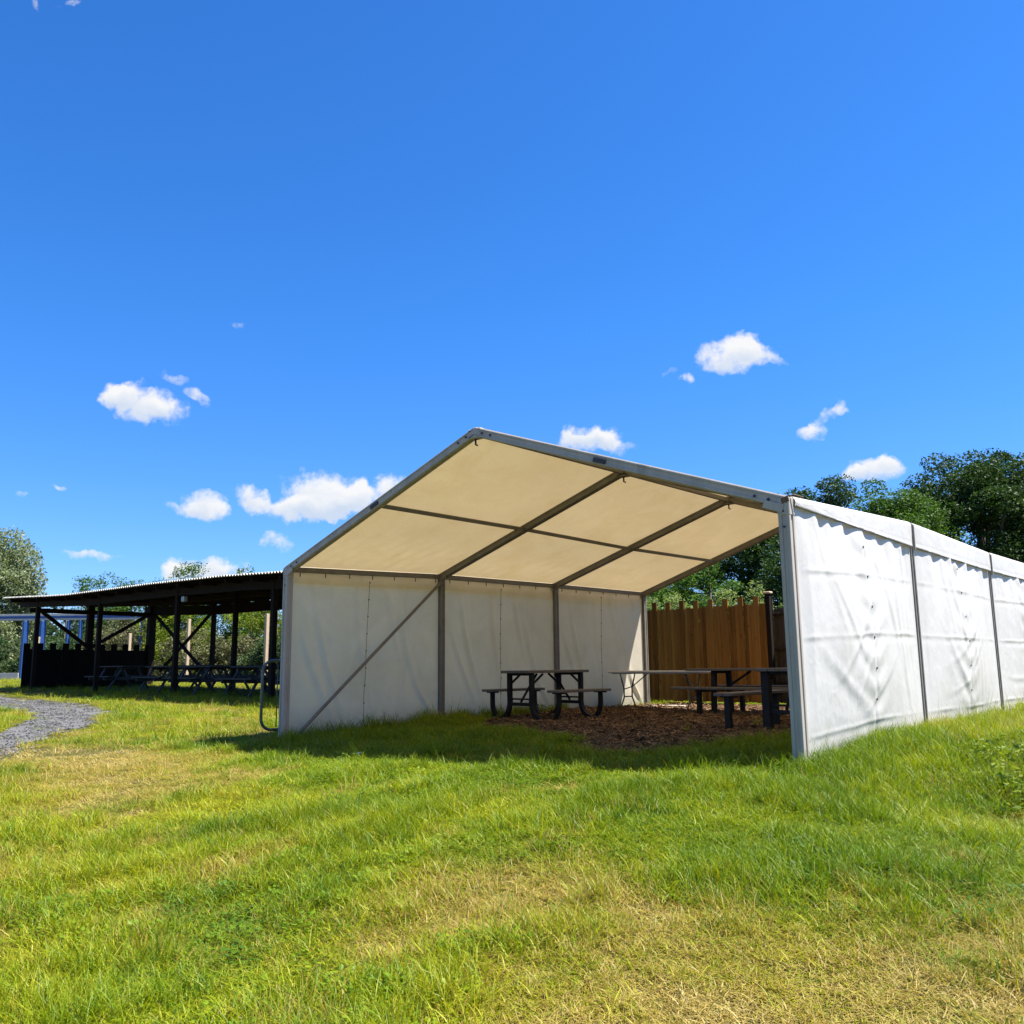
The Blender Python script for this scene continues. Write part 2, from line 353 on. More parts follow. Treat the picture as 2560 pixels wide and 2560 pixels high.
# ------------------------------------------------------------------ scattered cover (countless: stuff)
def scatter(name, pts, rot, scl, idx, extra, variants, label, cat):
    n = len(pts)
    me = bpy.data.meshes.new(name); me.vertices.add(n); me.vertices.foreach_set('co', np.asarray(pts, np.float32).ravel())
    a = me.attributes.new('rot', 'FLOAT_VECTOR', 'POINT'); a.data.foreach_set('vector', np.asarray(rot, np.float32).ravel())
    a = me.attributes.new('scl', 'FLOAT_VECTOR', 'POINT'); a.data.foreach_set('vector', np.asarray(scl, np.float32).ravel())
    a = me.attributes.new('idx', 'INT', 'POINT'); a.data.foreach_set('value', np.asarray(idx, np.int32))
    for k, v in extra.items():
        a = me.attributes.new(k, 'FLOAT', 'POINT'); a.data.foreach_set('value', np.asarray(v, np.float32))
    o = bpy.data.objects.new(name, me); col.objects.link(o)
    nt = bpy.data.node_groups.new(name+'_scatter', 'GeometryNodeTree')
    nt.interface.new_socket(name='Geometry', in_out='INPUT', socket_type='NodeSocketGeometry')
    nt.interface.new_socket(name='Geometry', in_out='OUTPUT', socket_type='NodeSocketGeometry')
    gi = nt.nodes.new('NodeGroupInput'); go = nt.nodes.new('NodeGroupOutput'); jn = nt.nodes.new('GeometryNodeJoinGeometry')
    def named(nm, dt):
        q = nt.nodes.new('GeometryNodeInputNamedAttribute'); q.data_type = dt; q.inputs['Name'].default_value = nm
        return q.outputs['Attribute']
    r_, s_, i_ = named('rot', 'FLOAT_VECTOR'), named('scl', 'FLOAT_VECTOR'), named('idx', 'INT')
    for k, v in enumerate(variants):
        cmp = nt.nodes.new('FunctionNodeCompare'); cmp.data_type = 'INT'; cmp.operation = 'EQUAL'
        si = [s for s in cmp.inputs if s.type == 'INT']
        nt.links.new(i_, si[0]); si[1].default_value = k
        oi = nt.nodes.new('GeometryNodeObjectInfo'); oi.inputs['Object'].default_value = v; oi.inputs['As Instance'].default_value = True
        ip = nt.nodes.new('GeometryNodeInstanceOnPoints')
        nt.links.new(gi.outputs[0], ip.inputs['Points']); nt.links.new(cmp.outputs[0], ip.inputs['Selection'])
        nt.links.new(oi.outputs['Geometry'], ip.inputs['Instance'])
        nt.links.new(r_, ip.inputs['Rotation']); nt.links.new(s_, ip.inputs['Scale'])
        nt.links.new(ip.outputs[0], jn.inputs[0])
    nt.links.new(jn.outputs[0], go.inputs[0])
    md = o.modifiers.new('scatter', 'NODES'); md.node_group = nt
    return tag(o, label, cat, kind='stuff')

def tuft(name, nb, rad, hmin, hmax, w, lean, curl, seed, seg=3):
    r = np.random.default_rng(seed); V = []; F = []; A = []
    for b in range(nb):
        a = r.uniform(0, 2*math.pi); d = rad*math.sqrt(r.random()); x, y = d*math.cos(a), d*math.sin(a)
        hh = r.uniform(hmin, hmax); az = r.uniform(0, 2*math.pi); ln = r.uniform(.1, 1)*lean; cu = r.uniform(.2, 1)*curl
        tw = az+math.pi/2+r.uniform(-.6, .6); px, py, pz = x, y, -.01; th = ln*.5; side = r.uniform(-.5, .5)*curl
        i0 = len(V); bv = r.random(); ww = w*r.uniform(.7, 1.25)
        for s in range(seg+1):
            t = s/seg; k = ww*(1-t**1.6)*.5
            if s == seg: V.append((px, py, pz))
            else:
                V.append((px-math.cos(tw)*k, py-math.sin(tw)*k, pz)); V.append((px+math.cos(tw)*k, py+math.sin(tw)*k, pz))
            st = (hh+.01)/seg; th += cu/seg; az += side/seg
            px += st*math.sin(th)*math.cos(az); py += st*math.sin(th)*math.sin(az); pz += st*math.cos(th)
        for s in range(seg-1): F.append((i0+2*s, i0+2*s+1, i0+2*s+3, i0+2*s+2))
        F.append((i0+2*seg-2, i0+2*seg-1, i0+2*seg)); A += [bv]*(len(F)-len(A))
    me = bpy.data.meshes.new(name); me.from_pydata(V, [], F); me.update()
    at = me.attributes.new('bl', 'FLOAT', 'FACE'); at.data.foreach_set('value', np.array(A, np.float32))
    me.polygons.foreach_set('use_smooth', np.ones(len(F), bool)); me.materials.append(M['grass'])
    return bpy.data.objects.new(name, me)
TUFTS = [tuft('grass_tuft', 36, .085, .03, .08, .0044, .8, 1.9, 1), tuft('grass_tuft', 36, .085, .03, .075, .0044, 1.0, 2.8, 2),
         tuft('grass_tuft', 32, .08, .045, .105, .0048, .6, 1.6, 3, 4), tuft('grass_tuft', 32, .08, .05, .12, .0046, .9, 3.0, 4, 4),
         tuft('grass_tuft', 34, .07, .08, .18, .0056, .5, 1.6, 5, 4), tuft('grass_tuft', 34, .08, .08, .17, .006, .8, 2.6, 6, 4),
         tuft('grass_tuft', 18, .10, .03, .11, .0036, 1.3, 3.6, 7, 5), tuft('grass_tuft', 10, .05, .14, .30, .0032, .5, 1.3, 8, 4), None]

def herb(name, nl, rad, seed):
    """low broad-leaved weeds and clover among the blades"""
    q = np.random.default_rng(seed); V = []; F = []; A = []
    for k in range(nl):
        a = q.uniform(0, 6.28); d = rad*math.sqrt(q.random()); cx, cy = d*math.cos(a), d*math.sin(a); z = q.uniform(.02, .07); L = q.uniform(.014, .034); az = a+q.uniform(-.9, .9); tl = q.uniform(-.1, .6)
        u = np.array([math.cos(az)*math.cos(tl), math.sin(az)*math.cos(tl), math.sin(tl)]); v = np.array([-math.sin(az), math.cos(az), 0]); i = len(V); bv = q.random()
        for t, w in ((0, 0), (.35, .30), (.75, .34), (1.05, 0), (.75, -.34), (.35, -.30)): V.append(tuple(np.array([cx, cy, z])+u*L*t+v*L*w+np.array([0, 0, -abs(w)*L*.2])))
        F += [(i, i+1, i+2, i+3), (i, i+3, i+4, i+5)]; A += [.121+.014*bv]*2
    me = bpy.data.meshes.new(name); me.from_pydata(V, [], F); me.update()
    at = me.attributes.new('bl', 'FLOAT', 'FACE'); at.data.foreach_set('value', np.array(A, np.float32)); me.materials.append(M['grass'])
    return bpy.data.objects.new(name, me)
TUFTS[8] = herb('clover_tuft', 34, .10, 21)
CAM = np.array([7.296, -7.42, .879]); YAW, PIT, ROL = R(-42.26871), R(9.71729), R(-.58062)
def sector(n, d0, d1, half=R(38)):
    d = np.sqrt(rng.random(n)*(d1*d1-d0*d0)+d0*d0); a = YAW+(rng.random(n)*2-1)*half
    return CAM[0]+d*np.sin(a), CAM[1]+d*np.cos(a), d
def build_grass():
    X = []; Y = []; D = []; B = []
    for n, d0, d1, band in ((4200, .8, 3.2, 0), (36000, 3.2, 7.5, 0), (40000, 7.5, 13, 1), (26000, 13, 24, 2), (16000, 24, 52, 3)):
        x, y, d = sector(n, d0, d1); X.append(x); Y.append(y); D.append(d); B.append(np.full(n, band))
    for n, d0, d1, band in ((16000, 1.5, 13, 1), (9000, 13, 30, 2)):      # turf either side of the view
        d_ = np.sqrt(rng.random(n)*(d1*d1-d0*d0)+d0*d0); a_ = YAW+np.where(rng.random(n) < .6, -1, 1)*R(38+24*1.0)*(.62+.38*rng.random(n))
        X.append(CAM[0]+d_*np.sin(a_)); Y.append(CAM[1]+d_*np.cos(a_)); D.append(d_); B.append(np.full(n, band))
    x = np.concatenate(X); y = np.concatenate(Y); d = np.concatenate(D); band = np.concatenate(B)
    wob = (fbm(x*2.2, y*2.2)-.5)*.9
    wx = x+wob; wy = y+(fbm(x*2.2+40, y*2.2)-.5)*.9
    thin_path = in_poly(wx, wy, PATH); thin_m = in_poly(x+wob*.5, y+wob*.5, MULCH)
    r = rng.random(len(x))
    keep = ~(thin_path & (r > .012)) & ~(thin_m & (r > .006))
    keep &= ~((np.abs(x) < 3.9) & (y > 10.3) & (y < 11))
    x, y, d, band = x[keep], y[keep], d[keep], band[keep]; n = len(x)
    # dry patches
    f = fbm(x*.8+3, y*.8, 4); f2 = fbm(x*2.7+11, y*2.7, 3)
    dry = .13+1.7*np.clip(f-.47, 0, 1)+2.0*np.clip(f2-.50, 0, 1)
    for cx, cy, s, a in ((-3.6,-2.5,1.5,.75),(-1.2,-3.0,.9,.35),(-5.6,-2.6,1.4,.6),(5.5,-3.6,1.0,.38),(6.6,-2.6,1.0,.55),(6.3,-3.5,.5,.4),(5.0,-4.6,.35,.5),(4.0,-3.4,.8,.25),(3.2,-4.6,.5,.3),(5.9,-4.6,.7,.35),(6.0,-1.7,.5,.25)):
        dry += a*np.exp(-((x-cx)**2+(y-cy)**2)/(s*s))
    lush_shade = np.exp(-((x-5.3)**2/1.6**2+(y-.7)**2/1.1**2))+.9*np.exp(-((y+1.2+.1*x)/1.0)**2)*(np.abs(x-.5) < 5.5)+np.exp(-((x-2.8)**2+(y+4.9)**2)/.5)*.7
    lush_shade = np.clip(lush_shade+.8*np.exp(-((y-.6)/1.6)**4)*(np.abs(x-.3) < 4.1)+.9*np.clip(fbm(x*1.1+23, y*1.1+5, 3)-.53, 0, 1)*4.5*(rng.random(n) < .8), 0, 1)  # lush growth, plus marquee shade painted as darker green across its mouth
    dry = np.clip(dry-.5*lush_shade-.35*(y > .3)*(np.abs(x) < 3.8), .03, .95)
    hue = np.clip(.60+1.0*(fbm(x*1.3+71, y*1.3)-.5)+.18*rng.standard_normal(n)-.46*lush_shade, 0, 1)
    keep2 = rng.random(n) > .55*np.clip(dry-.42, 0, .6)/.6*1.3
    # length
    mound = np.exp(-((x-5.6)**2/1.5**2+(y-2.0)**2/2.2**2))+.6*np.exp(-((x-4.2)**2/.5**2))*(y > -.3)*(y < 11)
    edge = np.exp(-((x+3.6)**2/.3**2))*(y > -.5)*(y < 9)+np.exp(-((y-4.3)**2/.5**2))*(x < -9)*(x > -29)*.6
    ln = .50+.75*(fbm(x*1.9+5, y*1.9, 3)-.35)+.35*np.clip(mound, 0, 1)+.3*np.clip(edge, 0, 1)
    ln *= np.clip(1.15-.6*np.clip(dry-.3, 0, 1), .6, 1.2)
    ln = np.clip(ln, .26, 1.7)*rng.uniform(.55, 1.5, n)
    idx = rng.integers(0, 4, n); u = rng.random(n)
    idx = np.where((ln > .95) & (u < .55), 4+rng.integers(0, 2, n), idx)
    idx = np.where((dry > .45) & (u > .55), 6, idx)
    idx = np.where(u > .988, 7, idx); idx = np.where((u < .045) & (fbm(x*.9+61, y*.9, 2) > .5) & (dry < .3), 8, idx); idx = np.where((mound > .4) & (u > .93), 7, idx)
    x, y, dry, hue, ln, idx, band, mound = (q[keep2] for q in (x, y, dry, hue, ln, idx, band, mound)); n = len(x)
    bs = np.array([1., 1.15, 1.55, 2.3])[band]
    scl = np.stack([bs*rng.uniform(.9, 1.2, n)]*2+[np.where(band > 1, np.minimum(bs, 1.35), 1.)*ln], 1)
    rot = np.stack([rng.normal(0, .12, n), rng.normal(0, .12, n), rng.uniform(0, 6.283, n)], 1)
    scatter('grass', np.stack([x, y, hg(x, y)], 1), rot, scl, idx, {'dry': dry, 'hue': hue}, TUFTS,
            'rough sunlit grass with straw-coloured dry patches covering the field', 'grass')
build_grass()

def chip(name, n, seed, mat, k_=1.):
    r = np.random.default_rng(seed); V = []; F = []
    for k in range(n):
        c = r.uniform(-.06, .06, 2); L = k_*r.uniform(.012, .035); W = k_*r.uniform(.008, .014)/max(k_, .6); a = r.uniform(0, 6.28); t = r.uniform(-.5, .5)
        i = len(V); z0 = r.uniform(.002, .012); th = r.uniform(.003, .008)
        for dz in (0, th):
            for sx, sy in ((-1, -1), (1, -1), (1, 1), (-1, 1)):
                u, v = sx*L*r.uniform(.8, 1), sy*W*r.uniform(.7, 1)
                V.append((c[0]+u*math.cos(a)-v*math.sin(a), c[1]+u*math.sin(a)+v*math.cos(a), z0+dz+abs(u)*0+u*t*.5))
        F += [(i+4, i+5, i+6, i+7), (i, i+1, i+5, i+4), (i+1, i+2, i+6, i+5), (i+2, i+3, i+7, i+6), (i+3, i, i+4, i+7)]
    me = bpy.data.meshes.new(name); me.from_pydata(V, [], F); me.update(); me.materials.append(mat)
    return bpy.data.objects.new(name, me)
def fill(P, n, ragged=.3):
    P = np.array(P); a, b = P.min(0), P.max(0); x = rng.uniform(a[0], b[0], n); y = rng.uniform(a[1], b[1], n)
    w = (fbm(x*2.3, y*2.3)-.5)*ragged; k = in_poly(x+w, y+w, P); return x[k], y[k]
x, y = fill(MULCH, 15000); n = len(x)
scatter('bark_chips', np.stack([x, y, hg(x, y)+.008], 1), np.stack([rng.normal(0, .25, n), rng.normal(0, .25, n), rng.uniform(0, 6.28, n)], 1),
        np.stack([rng.uniform(.7, 1.5, n)]*3, 1), rng.integers(0, 3, n), {'hue': rng.random(n)**1.6}, [chip('bark_chip', 9, s, M['chip'], .58) for s in (1, 2, 3)],
        'brown bark chippings spread under the marquee', 'bark mulch')
x, y = fill(PATH, 26000, .8); k = (x > -26) & (y > -6); x, y = x[k], y[k]; n = len(x)
scatter('path_gravel', np.stack([x, y, hg(x, y)+.008], 1), np.stack([np.zeros(n), np.zeros(n), rng.uniform(0, 6.28, n)], 1),
        np.stack([rng.uniform(.8, 1.6, n)]*3, 1), rng.integers(0, 2, n), {'hue': rng.random(n)**1.3}, [chip('gravel_stone', 7, s, M['stone'], .42) for s in (11, 12)],
        'loose grey gravel lying on the curved path', 'gravel')

# ------------------------------------------------------------------ marquee
HW = 3.81
Lz = [2.32, 2.41, 2.43, 2.43]; Rz = [2.32, 2.42, 2.34, 2.33]; Pz = [3.67, 3.66, 3.64, 3.70]
mq = tag(empty('marquee', (0, 0, 0)), 'white open-ended marquee with aluminium frame and cream-lit pitched roof', 'marquee')
def bolt(par, c, nrm=(0, -1, 0), r=.014): MB().disc(c, nrm, r, .01).build('bolt', M['bolt'], par)
for i in range(4):
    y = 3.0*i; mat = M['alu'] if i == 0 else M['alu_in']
    for s, z in ((-1, Lz[i]), (1, Rz[i])):
        zb = hz(s*HW, y)-.05
        b = MB()
        # grooved square profile: two flanges and a recessed core
        b.beam((s*HW, y, zb), (s*HW, y, z-.02), .086, .086, bev=.006)
        for dx in (-.036, .036):
            for dy in (-.036, .036): b.beam((s*HW+dx, y+dy, zb), (s*HW+dx, y+dy, z-.02), .034, .034, bev=.004)
        p = b.build('post', mat, mq)
        if i == 0:
            for zz in (z-.12, z-.26): bolt(p, (s*HW, y-.053, zz), r=.011)
        MB().box((s*HW, y, zb+.055), (.22, .22, .012)).build('foot_plate', M['steel'], p)
        zr = Pz[i]
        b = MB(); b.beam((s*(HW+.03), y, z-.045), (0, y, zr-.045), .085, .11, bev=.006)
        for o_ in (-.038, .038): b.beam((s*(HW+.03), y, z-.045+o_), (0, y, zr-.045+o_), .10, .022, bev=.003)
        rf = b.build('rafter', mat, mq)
        if i == 0:
            for t in (.035, .07, .93, .965): bolt(rf, (s*HW*t, y-.052, zr+(z-zr)*t-.045))
            MB().beam((s*HW*.46, y-.056, zr+(z-zr)*.46-.05), (s*HW*.50, y-.056, zr+(z-zr)*.50-.05), .012, .05, bev=.002).build('splice_plate', M['bolt'], rf)
    b = MB()
    b.beam((-.10, y, Pz[i]-.07), (.10, y, Pz[i]-.07), .10, .12, bev=.01)
    pk = b.build('ridge_joint', mat, mq)
    MB().tube([(0.0, y-.02, Pz[i]-.12), (0, y-.02, Pz[i]-.20), (.03, y-.02, Pz[i]-.215)], .012, 6).build('hook', M['bolt'], pk)
    for s, z in ((-1, Lz[i]), (1, Rz[i])):
        b = MB(); b.beam((s*HW, y, z-.16), (s*HW, y, z+.0), .112, .112, bev=.008)
        b.beam((s*HW, y-.06, z-.10), (s*(HW-.18), y-.06, z-.10+.064), .008, .07, bev=.001)
        b.build('eave_joint', mat, mq)
def lerp(a, b, t): return a+(b-a)*t
for i in range(3):
    y0, y1 = 3*i, 3*i+3
    for s, zz in ((-1, Lz), (1, Rz)):
        dz = .028
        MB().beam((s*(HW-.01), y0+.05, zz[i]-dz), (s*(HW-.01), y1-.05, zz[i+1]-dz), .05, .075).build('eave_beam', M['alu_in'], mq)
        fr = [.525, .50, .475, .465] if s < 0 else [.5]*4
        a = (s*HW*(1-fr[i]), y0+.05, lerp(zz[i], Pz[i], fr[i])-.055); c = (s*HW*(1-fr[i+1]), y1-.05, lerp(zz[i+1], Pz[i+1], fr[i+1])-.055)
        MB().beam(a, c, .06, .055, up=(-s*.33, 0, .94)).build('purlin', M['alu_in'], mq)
    MB().beam((0, y0+.05, Pz[i]-.06), (0, y1-.05, Pz[i+1]-.06), .05, .07).build('ridge_purlin', M['alu_in'], mq)
# diagonal brace on the inner side of the left wall, bent at its foot
MB().tube([(-3.70, .12, hz(-3.7, .1)+.02), (-3.70, .26, .05), (-3.71, .50, .25), (-3.73, 2.93, 2.28)], .024, 10).build('brace', M['alu_in'], mq)

def cloth(name, pos, nu, nv, mat, disp, parent):
    U, V = np.meshgrid(np.linspace(0, 1, nu), np.linspace(0, 1, nv), indexing='ij')
    P, N = pos(U, V); P = P+N*disp(U, V)[..., None]
    return mesh_obj(name, P.reshape(-1, 3), grid_faces(nu, nv), mat, parent, smooth=True)

def roof_pos(s, i):
    def f(U, V):                    # U along the tent, V ridge to eave and over it
        y = 3*i+3*U; zz = (Lz, Rz)[s > 0]
        zr = lerp(Pz[i], Pz[i+1], U)+.018; ze = lerp(zz[i], zz[i+1], U)+.018
        x = s*HW*V; z = zr+(ze-zr)*V
        n = np.array([s*.33, 0, .944])
        return np.stack([x+0*y, y, z], -1), np.broadcast_to(n, (*U.shape, 3))
    return f
for i in range(3):
    for s in (-1, 1):
        sd = 10*i+(s > 0)*5
        def disp(U, V):
            e = np.minimum(1, np.minimum(U, 1-U)*12)*np.minimum(1, np.minimum(V, 1-V)*14)
            d = -.035*np.sin(np.pi*U)*np.sin(2*np.pi*V)**2
            diag = U*3+V*1.6; pl = gauss(V-.86, .13)*np.clip(np.sin(U*np.pi), 0, 1)
            d = d+.020*pl*np.sin(diag*19+2*fbm(U*4+sd, V*4)*3)*fbm(U*3+sd, V*2)*1.3
            d = d+.014*(fbm(U*5+sd, V*5+sd, 4)-.5)+.004*(fbm(U*22+sd, V*22, 3)-.5)
            return d*e
        cloth('roof_panel', roof_pos(s, i), 90, 120, M['roof'], disp, mq)

# valances: the roof sheet bent round the eave rail and hanging on the outside
vdrop_r = [.07, .27, .25, .25]; vdrop_l = [.20, .24, .24, .24]
for i in range(3):
    for s, zz, dr in ((-1, Lz, vdrop_l), (1, Rz, vdrop_r)):
        def vpos(U, V):
            y = 3*i+.04+2.92*U; zt = lerp(zz[i], zz[i+1], U)+.02; dd = lerp(dr[i], dr[i+1], U)
            a = np.clip(V/.35, 0, 1)*np.pi/2; r = .055
            x = HW+r*np.sin(a)+.018; z = zt-r*(1-np.cos(a))-np.clip((V-.35)/.65, 0, 1)*(dd-r*.6)
            n = np.stack([s*np.sin(a), 0*a, np.cos(a)], -1)
            return np.stack([s*x, y, z], -1), n
        def vd(U, V): return .016*(fbm(U*9+i*7+s*3, V*1.2, 4)-.5)*np.clip(V*1.5, 0, 1)+.012*np.sin(np.pi*U)*V-.006*gauss(V-.88, .02)
        va = cloth('valance', vpos, 120, 22, M['wall_out'] if s > 0 else M['wall_in'], vd, mq)
        yb0, yb1 = 3*i+.05, 3*i+2.95
        MB().beam((s*(HW+.072), yb0, zz[i]-dr[i]+.0), (s*(HW+.072), yb1, zz[i+1]-dr[i+1]+.0), .018, .016, bev=.003).build('hem_rail', M['alu_in'], va)
for i in (1, 2, 3):           # straps over the sheet joints on the outside right
    b = MB(); z = Rz[i]; b.beam((HW+.078, 3*i, z-.30), (HW+.078, 3*i, z-.02), .026, .014, bev=.003)
    b.build('joint_strap', M['alu'], mq)
b = MB(); z = Rz[0]
b.tube([(HW+.02, -.03, z+.0), (HW+.08, .0, z+.02), (HW+.13, .08, z+.0)], .008, 6); b.beam((HW-.01, -.06, z-.03), (HW+.06, -.06, z-.015), .010, .05, bev=.002)
b.build('ratchet_strap', M['rust'], mq)

# side walls --------------------------------------------------------------
def ridge_line(t, s): return gauss(t, s)
for i in range(3):
    # right wall: loose, wrinkled, facing out
    z0 = [2.25, 2.31, 2.24][i]; z1 = [2.31, 2.24, 2.22][i]
    def wpos(U, V):
        y = 3*i+.055+2.89*U; zt = lerp(z0, z1, U); zb = hg(np.full_like(y, HW), y)-.06
        z = zt+(zb-zt)*V
        return np.stack([np.full_like(y, HW+.040), y, z], -1), np.broadcast_to(np.array([1., 0, 0]), (*U.shape, 3))
    def wd(U, V):
        q = 23*i+3; e = np.minimum(1, np.minimum(U, 1-U)*16)
        pl = np.exp(-V*5.5)*.020*np.sin(2*np.pi*(U*8.5+.9*(fbm(U*3+q, V*.5)-.5)*2))
        pl = pl+np.exp(-V*2.2)*.014*np.sin(2*np.pi*(U*4.2+.3*V+fbm(U*2+q, V*.4)*1.6))
        bil = .085*np.sin(np.pi*U**(.75+.2*i))*np.sin(np.pi*np.clip(V, 0, 1))*(.5+fbm(U*2+q, V*2+q, 2))
        sag = 0
        for (cu, cv, an, ln_, wd_, am) in ((.30, .42, .9, .30, .018, .018), (.38, .52, -.7, .28, .02, .02), (.45, .62, 2.3, .22, .016, .018), (.28, .70, .5, .26, .025, .022),
                                      (.70, .35, 1.25, .34, .022, .016), (.80, .55, 1.35, .36, .02, .018), (.55, .75, -.5, .22, .016, .012), (.62, .2, 1.1, .22, .018, .014), (.18, .22, 1.2, .25, .02, .016), (.88, .3, 1.5, .4, .015, .014)):
            cu2 = (cu+.13*i*(1 if cu < .5 else -1)) % 1; a = an+.25*i
            p = (U-cu2)*1.35; r = (V-cv); t = p*math.cos(a)+r*math.sin(a); w = -p*math.sin(a)+r*math.cos(a)
            w = w+.25*t*t+.012*(fbm(U*9+q, V*9)-.5)
            am = am*.32; sag = sag+am*gauss(t, ln_)*gauss(w, wd_)-am*.6*gauss(t, ln_)*gauss(w-wd_*1.8, wd_*1.4)
        cr = 0
        for cv, am in ((.245, .012), (.505, .016), (.875, .014)):
            w = V-cv-.006*(fbm(U*6+q, V*0+cv*9)-.5)*2
            cr = cr+am*.30*(gauss(w, .008)-.8*gauss(w-.02, .015))*np.clip(fbm(U*5+q, V*0+cv*31, 3)*2.4-.5, .15, 1.2)
        lace = -.012*gauss(U-.5-.012*(V-.5), .012)*(.6+.4*np.cos(2*np.pi*V*8))
        puck = .006*gauss(U-.5, .10)*np.cos(2*np.pi*V*8+np.abs(U-.5)*30)
        wr = np.abs(fbm(U*9+q, V*7+q, 5)-.5); wr2 = fbm(U*28+q, V*11+q, 3)-.5
        wrk = .010*(.25-wr)+.004*wr2*np.clip(fbm(U*3+q, V*3, 2)*2-.6, 0, 1)+.020*(fbm(U*7+q+.5*V, V*1.3+q, 3)-.5)*np.sin(np.pi*V)
        return e*(.95*pl+bil+sag+cr+lace+puck+wrk)
    wl = cloth('side_wall', wpos, 200, 170, M['wall_out'], wd, mq)
    U = np.full(7, .5); V = np.linspace(.12, .92, 7)
    P, N = wpos(U+.012*(V-.5), V); P = P+N*(wd(U+.012*(V-.5), V)[..., None]+.004)
    for p in P: MB().disc(p, (1, .1, 0), .013, .006).build('eyelet', M['bolt'], wl)
    # left wall: taut, seen from inside
    def lpos(U, V):
        y = 3*i+.05+2.9*U; zt = lerp(Lz[i], Lz[i+1], U)-.03; zb = hg(np.full_like(y, -HW), y)-.05
        return np.stack([np.full_like(y, -HW-.012), y, zt+(zb-zt)*V], -1), np.broadcast_to(np.array([1., 0, 0]), (*U.shape, 3))
    def ld(U, V):
        q = 41*i+7; e = np.minimum(1, np.minimum(U, 1-U)*14)
        v = -.02*np.sin(np.pi*U)*np.sin(np.pi*V)
        v = v+np.exp(-V*3)*.007*np.sin(2*np.pi*(U*6+fbm(U*3+q, V)))
        for cu in (.25, .75): v = v+.005*(np.tanh((U-cu)*300)*gauss(U-cu, .012))
        for (cu, cv, a, L_, w_, am) in ((.22, .5, 1.25, .35, .02, .016), (.16, .62, 1.1, .3, .02, .014), (.66, .3, 1.3, .3, .02, .010), (.90, .85, .9, .12, .015, .02), (.45, .45, 1.4, .4, .02, .010), (.8, .6, 1.2, .3, .025, .012)):
            p = (U-cu)*1.3; r = V-cv; t = p*math.cos(a)+r*math.sin(a); w = -p*math.sin(a)+r*math.cos(a)+.2*t*t
            v = v+1.7*am*gauss(t, L_)*(gauss(w, w_)-.7*gauss(w-w_*2, w_*1.5))
        v = v-.008*gauss(U-.5, .010)+.012*(fbm(U*6+q, V*4+q, 4)-.5)
        return e*v
    wl = cloth('side_wall', lpos, 130, 100, M['wall_in'], ld, mq)
    U = np.full(9, .5); V = np.linspace(.06, .93, 9); Us = .5-.035*(V-.1)*(1 if i == 0 else .25)
    P, N = lpos(Us, V); P = P+N*(ld(Us, V)[..., None]+.005)
    for p in P: MB().disc(p, (1, 0, 0), .012, .008).build('eyelet', M['bolt'], wl)
    b = MB(); Vv = np.linspace(.05, .94, 30); Uu = .5-.035*(Vv-.1)*(1 if i == 0 else .25)
    P, N = lpos(Uu, Vv); P = P+N*(ld(Uu, Vv)[..., None]+.004); b.tube([tuple(p) for p in P], .0035, 5); b.build('lacing', M['alu_in'], wl)
    for t in np.linspace(.06, .95, 7): MB().beam((-HW+.03, 3*i+3*t, lerp(Lz[i], Lz[i+1], t)-.13), (-HW+.03, 3*i+3*t, lerp(Lz[i], Lz[i+1], t)-.07), .014, .01, bev=.002).build('curtain_hook', M['bolt'], wl)

# ------------------------------------------------------------------ picnic tables
def curve_leg(x_out, zs, x_in, yc, w=.06, d=.075):
    """bent flat support: straight down from the seat, then swept in towards the table"""
    pts = [(x_out, zs), (x_out, zs*.55), (lerp(x_out, x_in, .06), zs*.30), (lerp(x_out, x_in, .22), zs*.06), (lerp(x_out, x_in, .40), .015)]
    return [(x, yc, z) for x, z in pts], w, d
def bent(b, pts, w, d):
    # smooth the polyline and sweep a flat bar along it
    P = [Vector(p) for p in pts]; Q = []
    for k in range(len(P)-1):
        p0 = P[max(k-1, 0)]; p1 = P[k]; p2 = P[k+1]; p3 = P[min(k+2, len(P)-1)]
        for t in (0, .25, .5, .75):
            Q.append(.5*((2*p1)+(p2-p0)*t+(2*p0-5*p1+4*p2-p3)*t*t+(3*p1-p0-3*p2+p3)*t**3))
    Q.append(P[-1])
    rings = []
    for k, p in enumerate(Q):
        t = (Q[min(k+1, len(Q)-1)]-Q[max(k-1, 0)]).normalized(); n = Vector((0, 1, 0)).cross(t).normalized(); yv = Vector((0, 1, 0))
        rings.append([b.bm.verts.new(p+n*a*w/2+yv*c*d/2) for a, c in ((-1, -1), (1, -1), (1, 1), (-1, 1))])
    for A, B in zip(rings, rings[1:]):
        for k in range(4): b.bm.faces.new((A[k], A[(k+1) % 4], B[(k+1) % 4], B[k]))
    b.bm.faces.new(rings[0]); b.bm.faces.new(rings[-1][::-1])
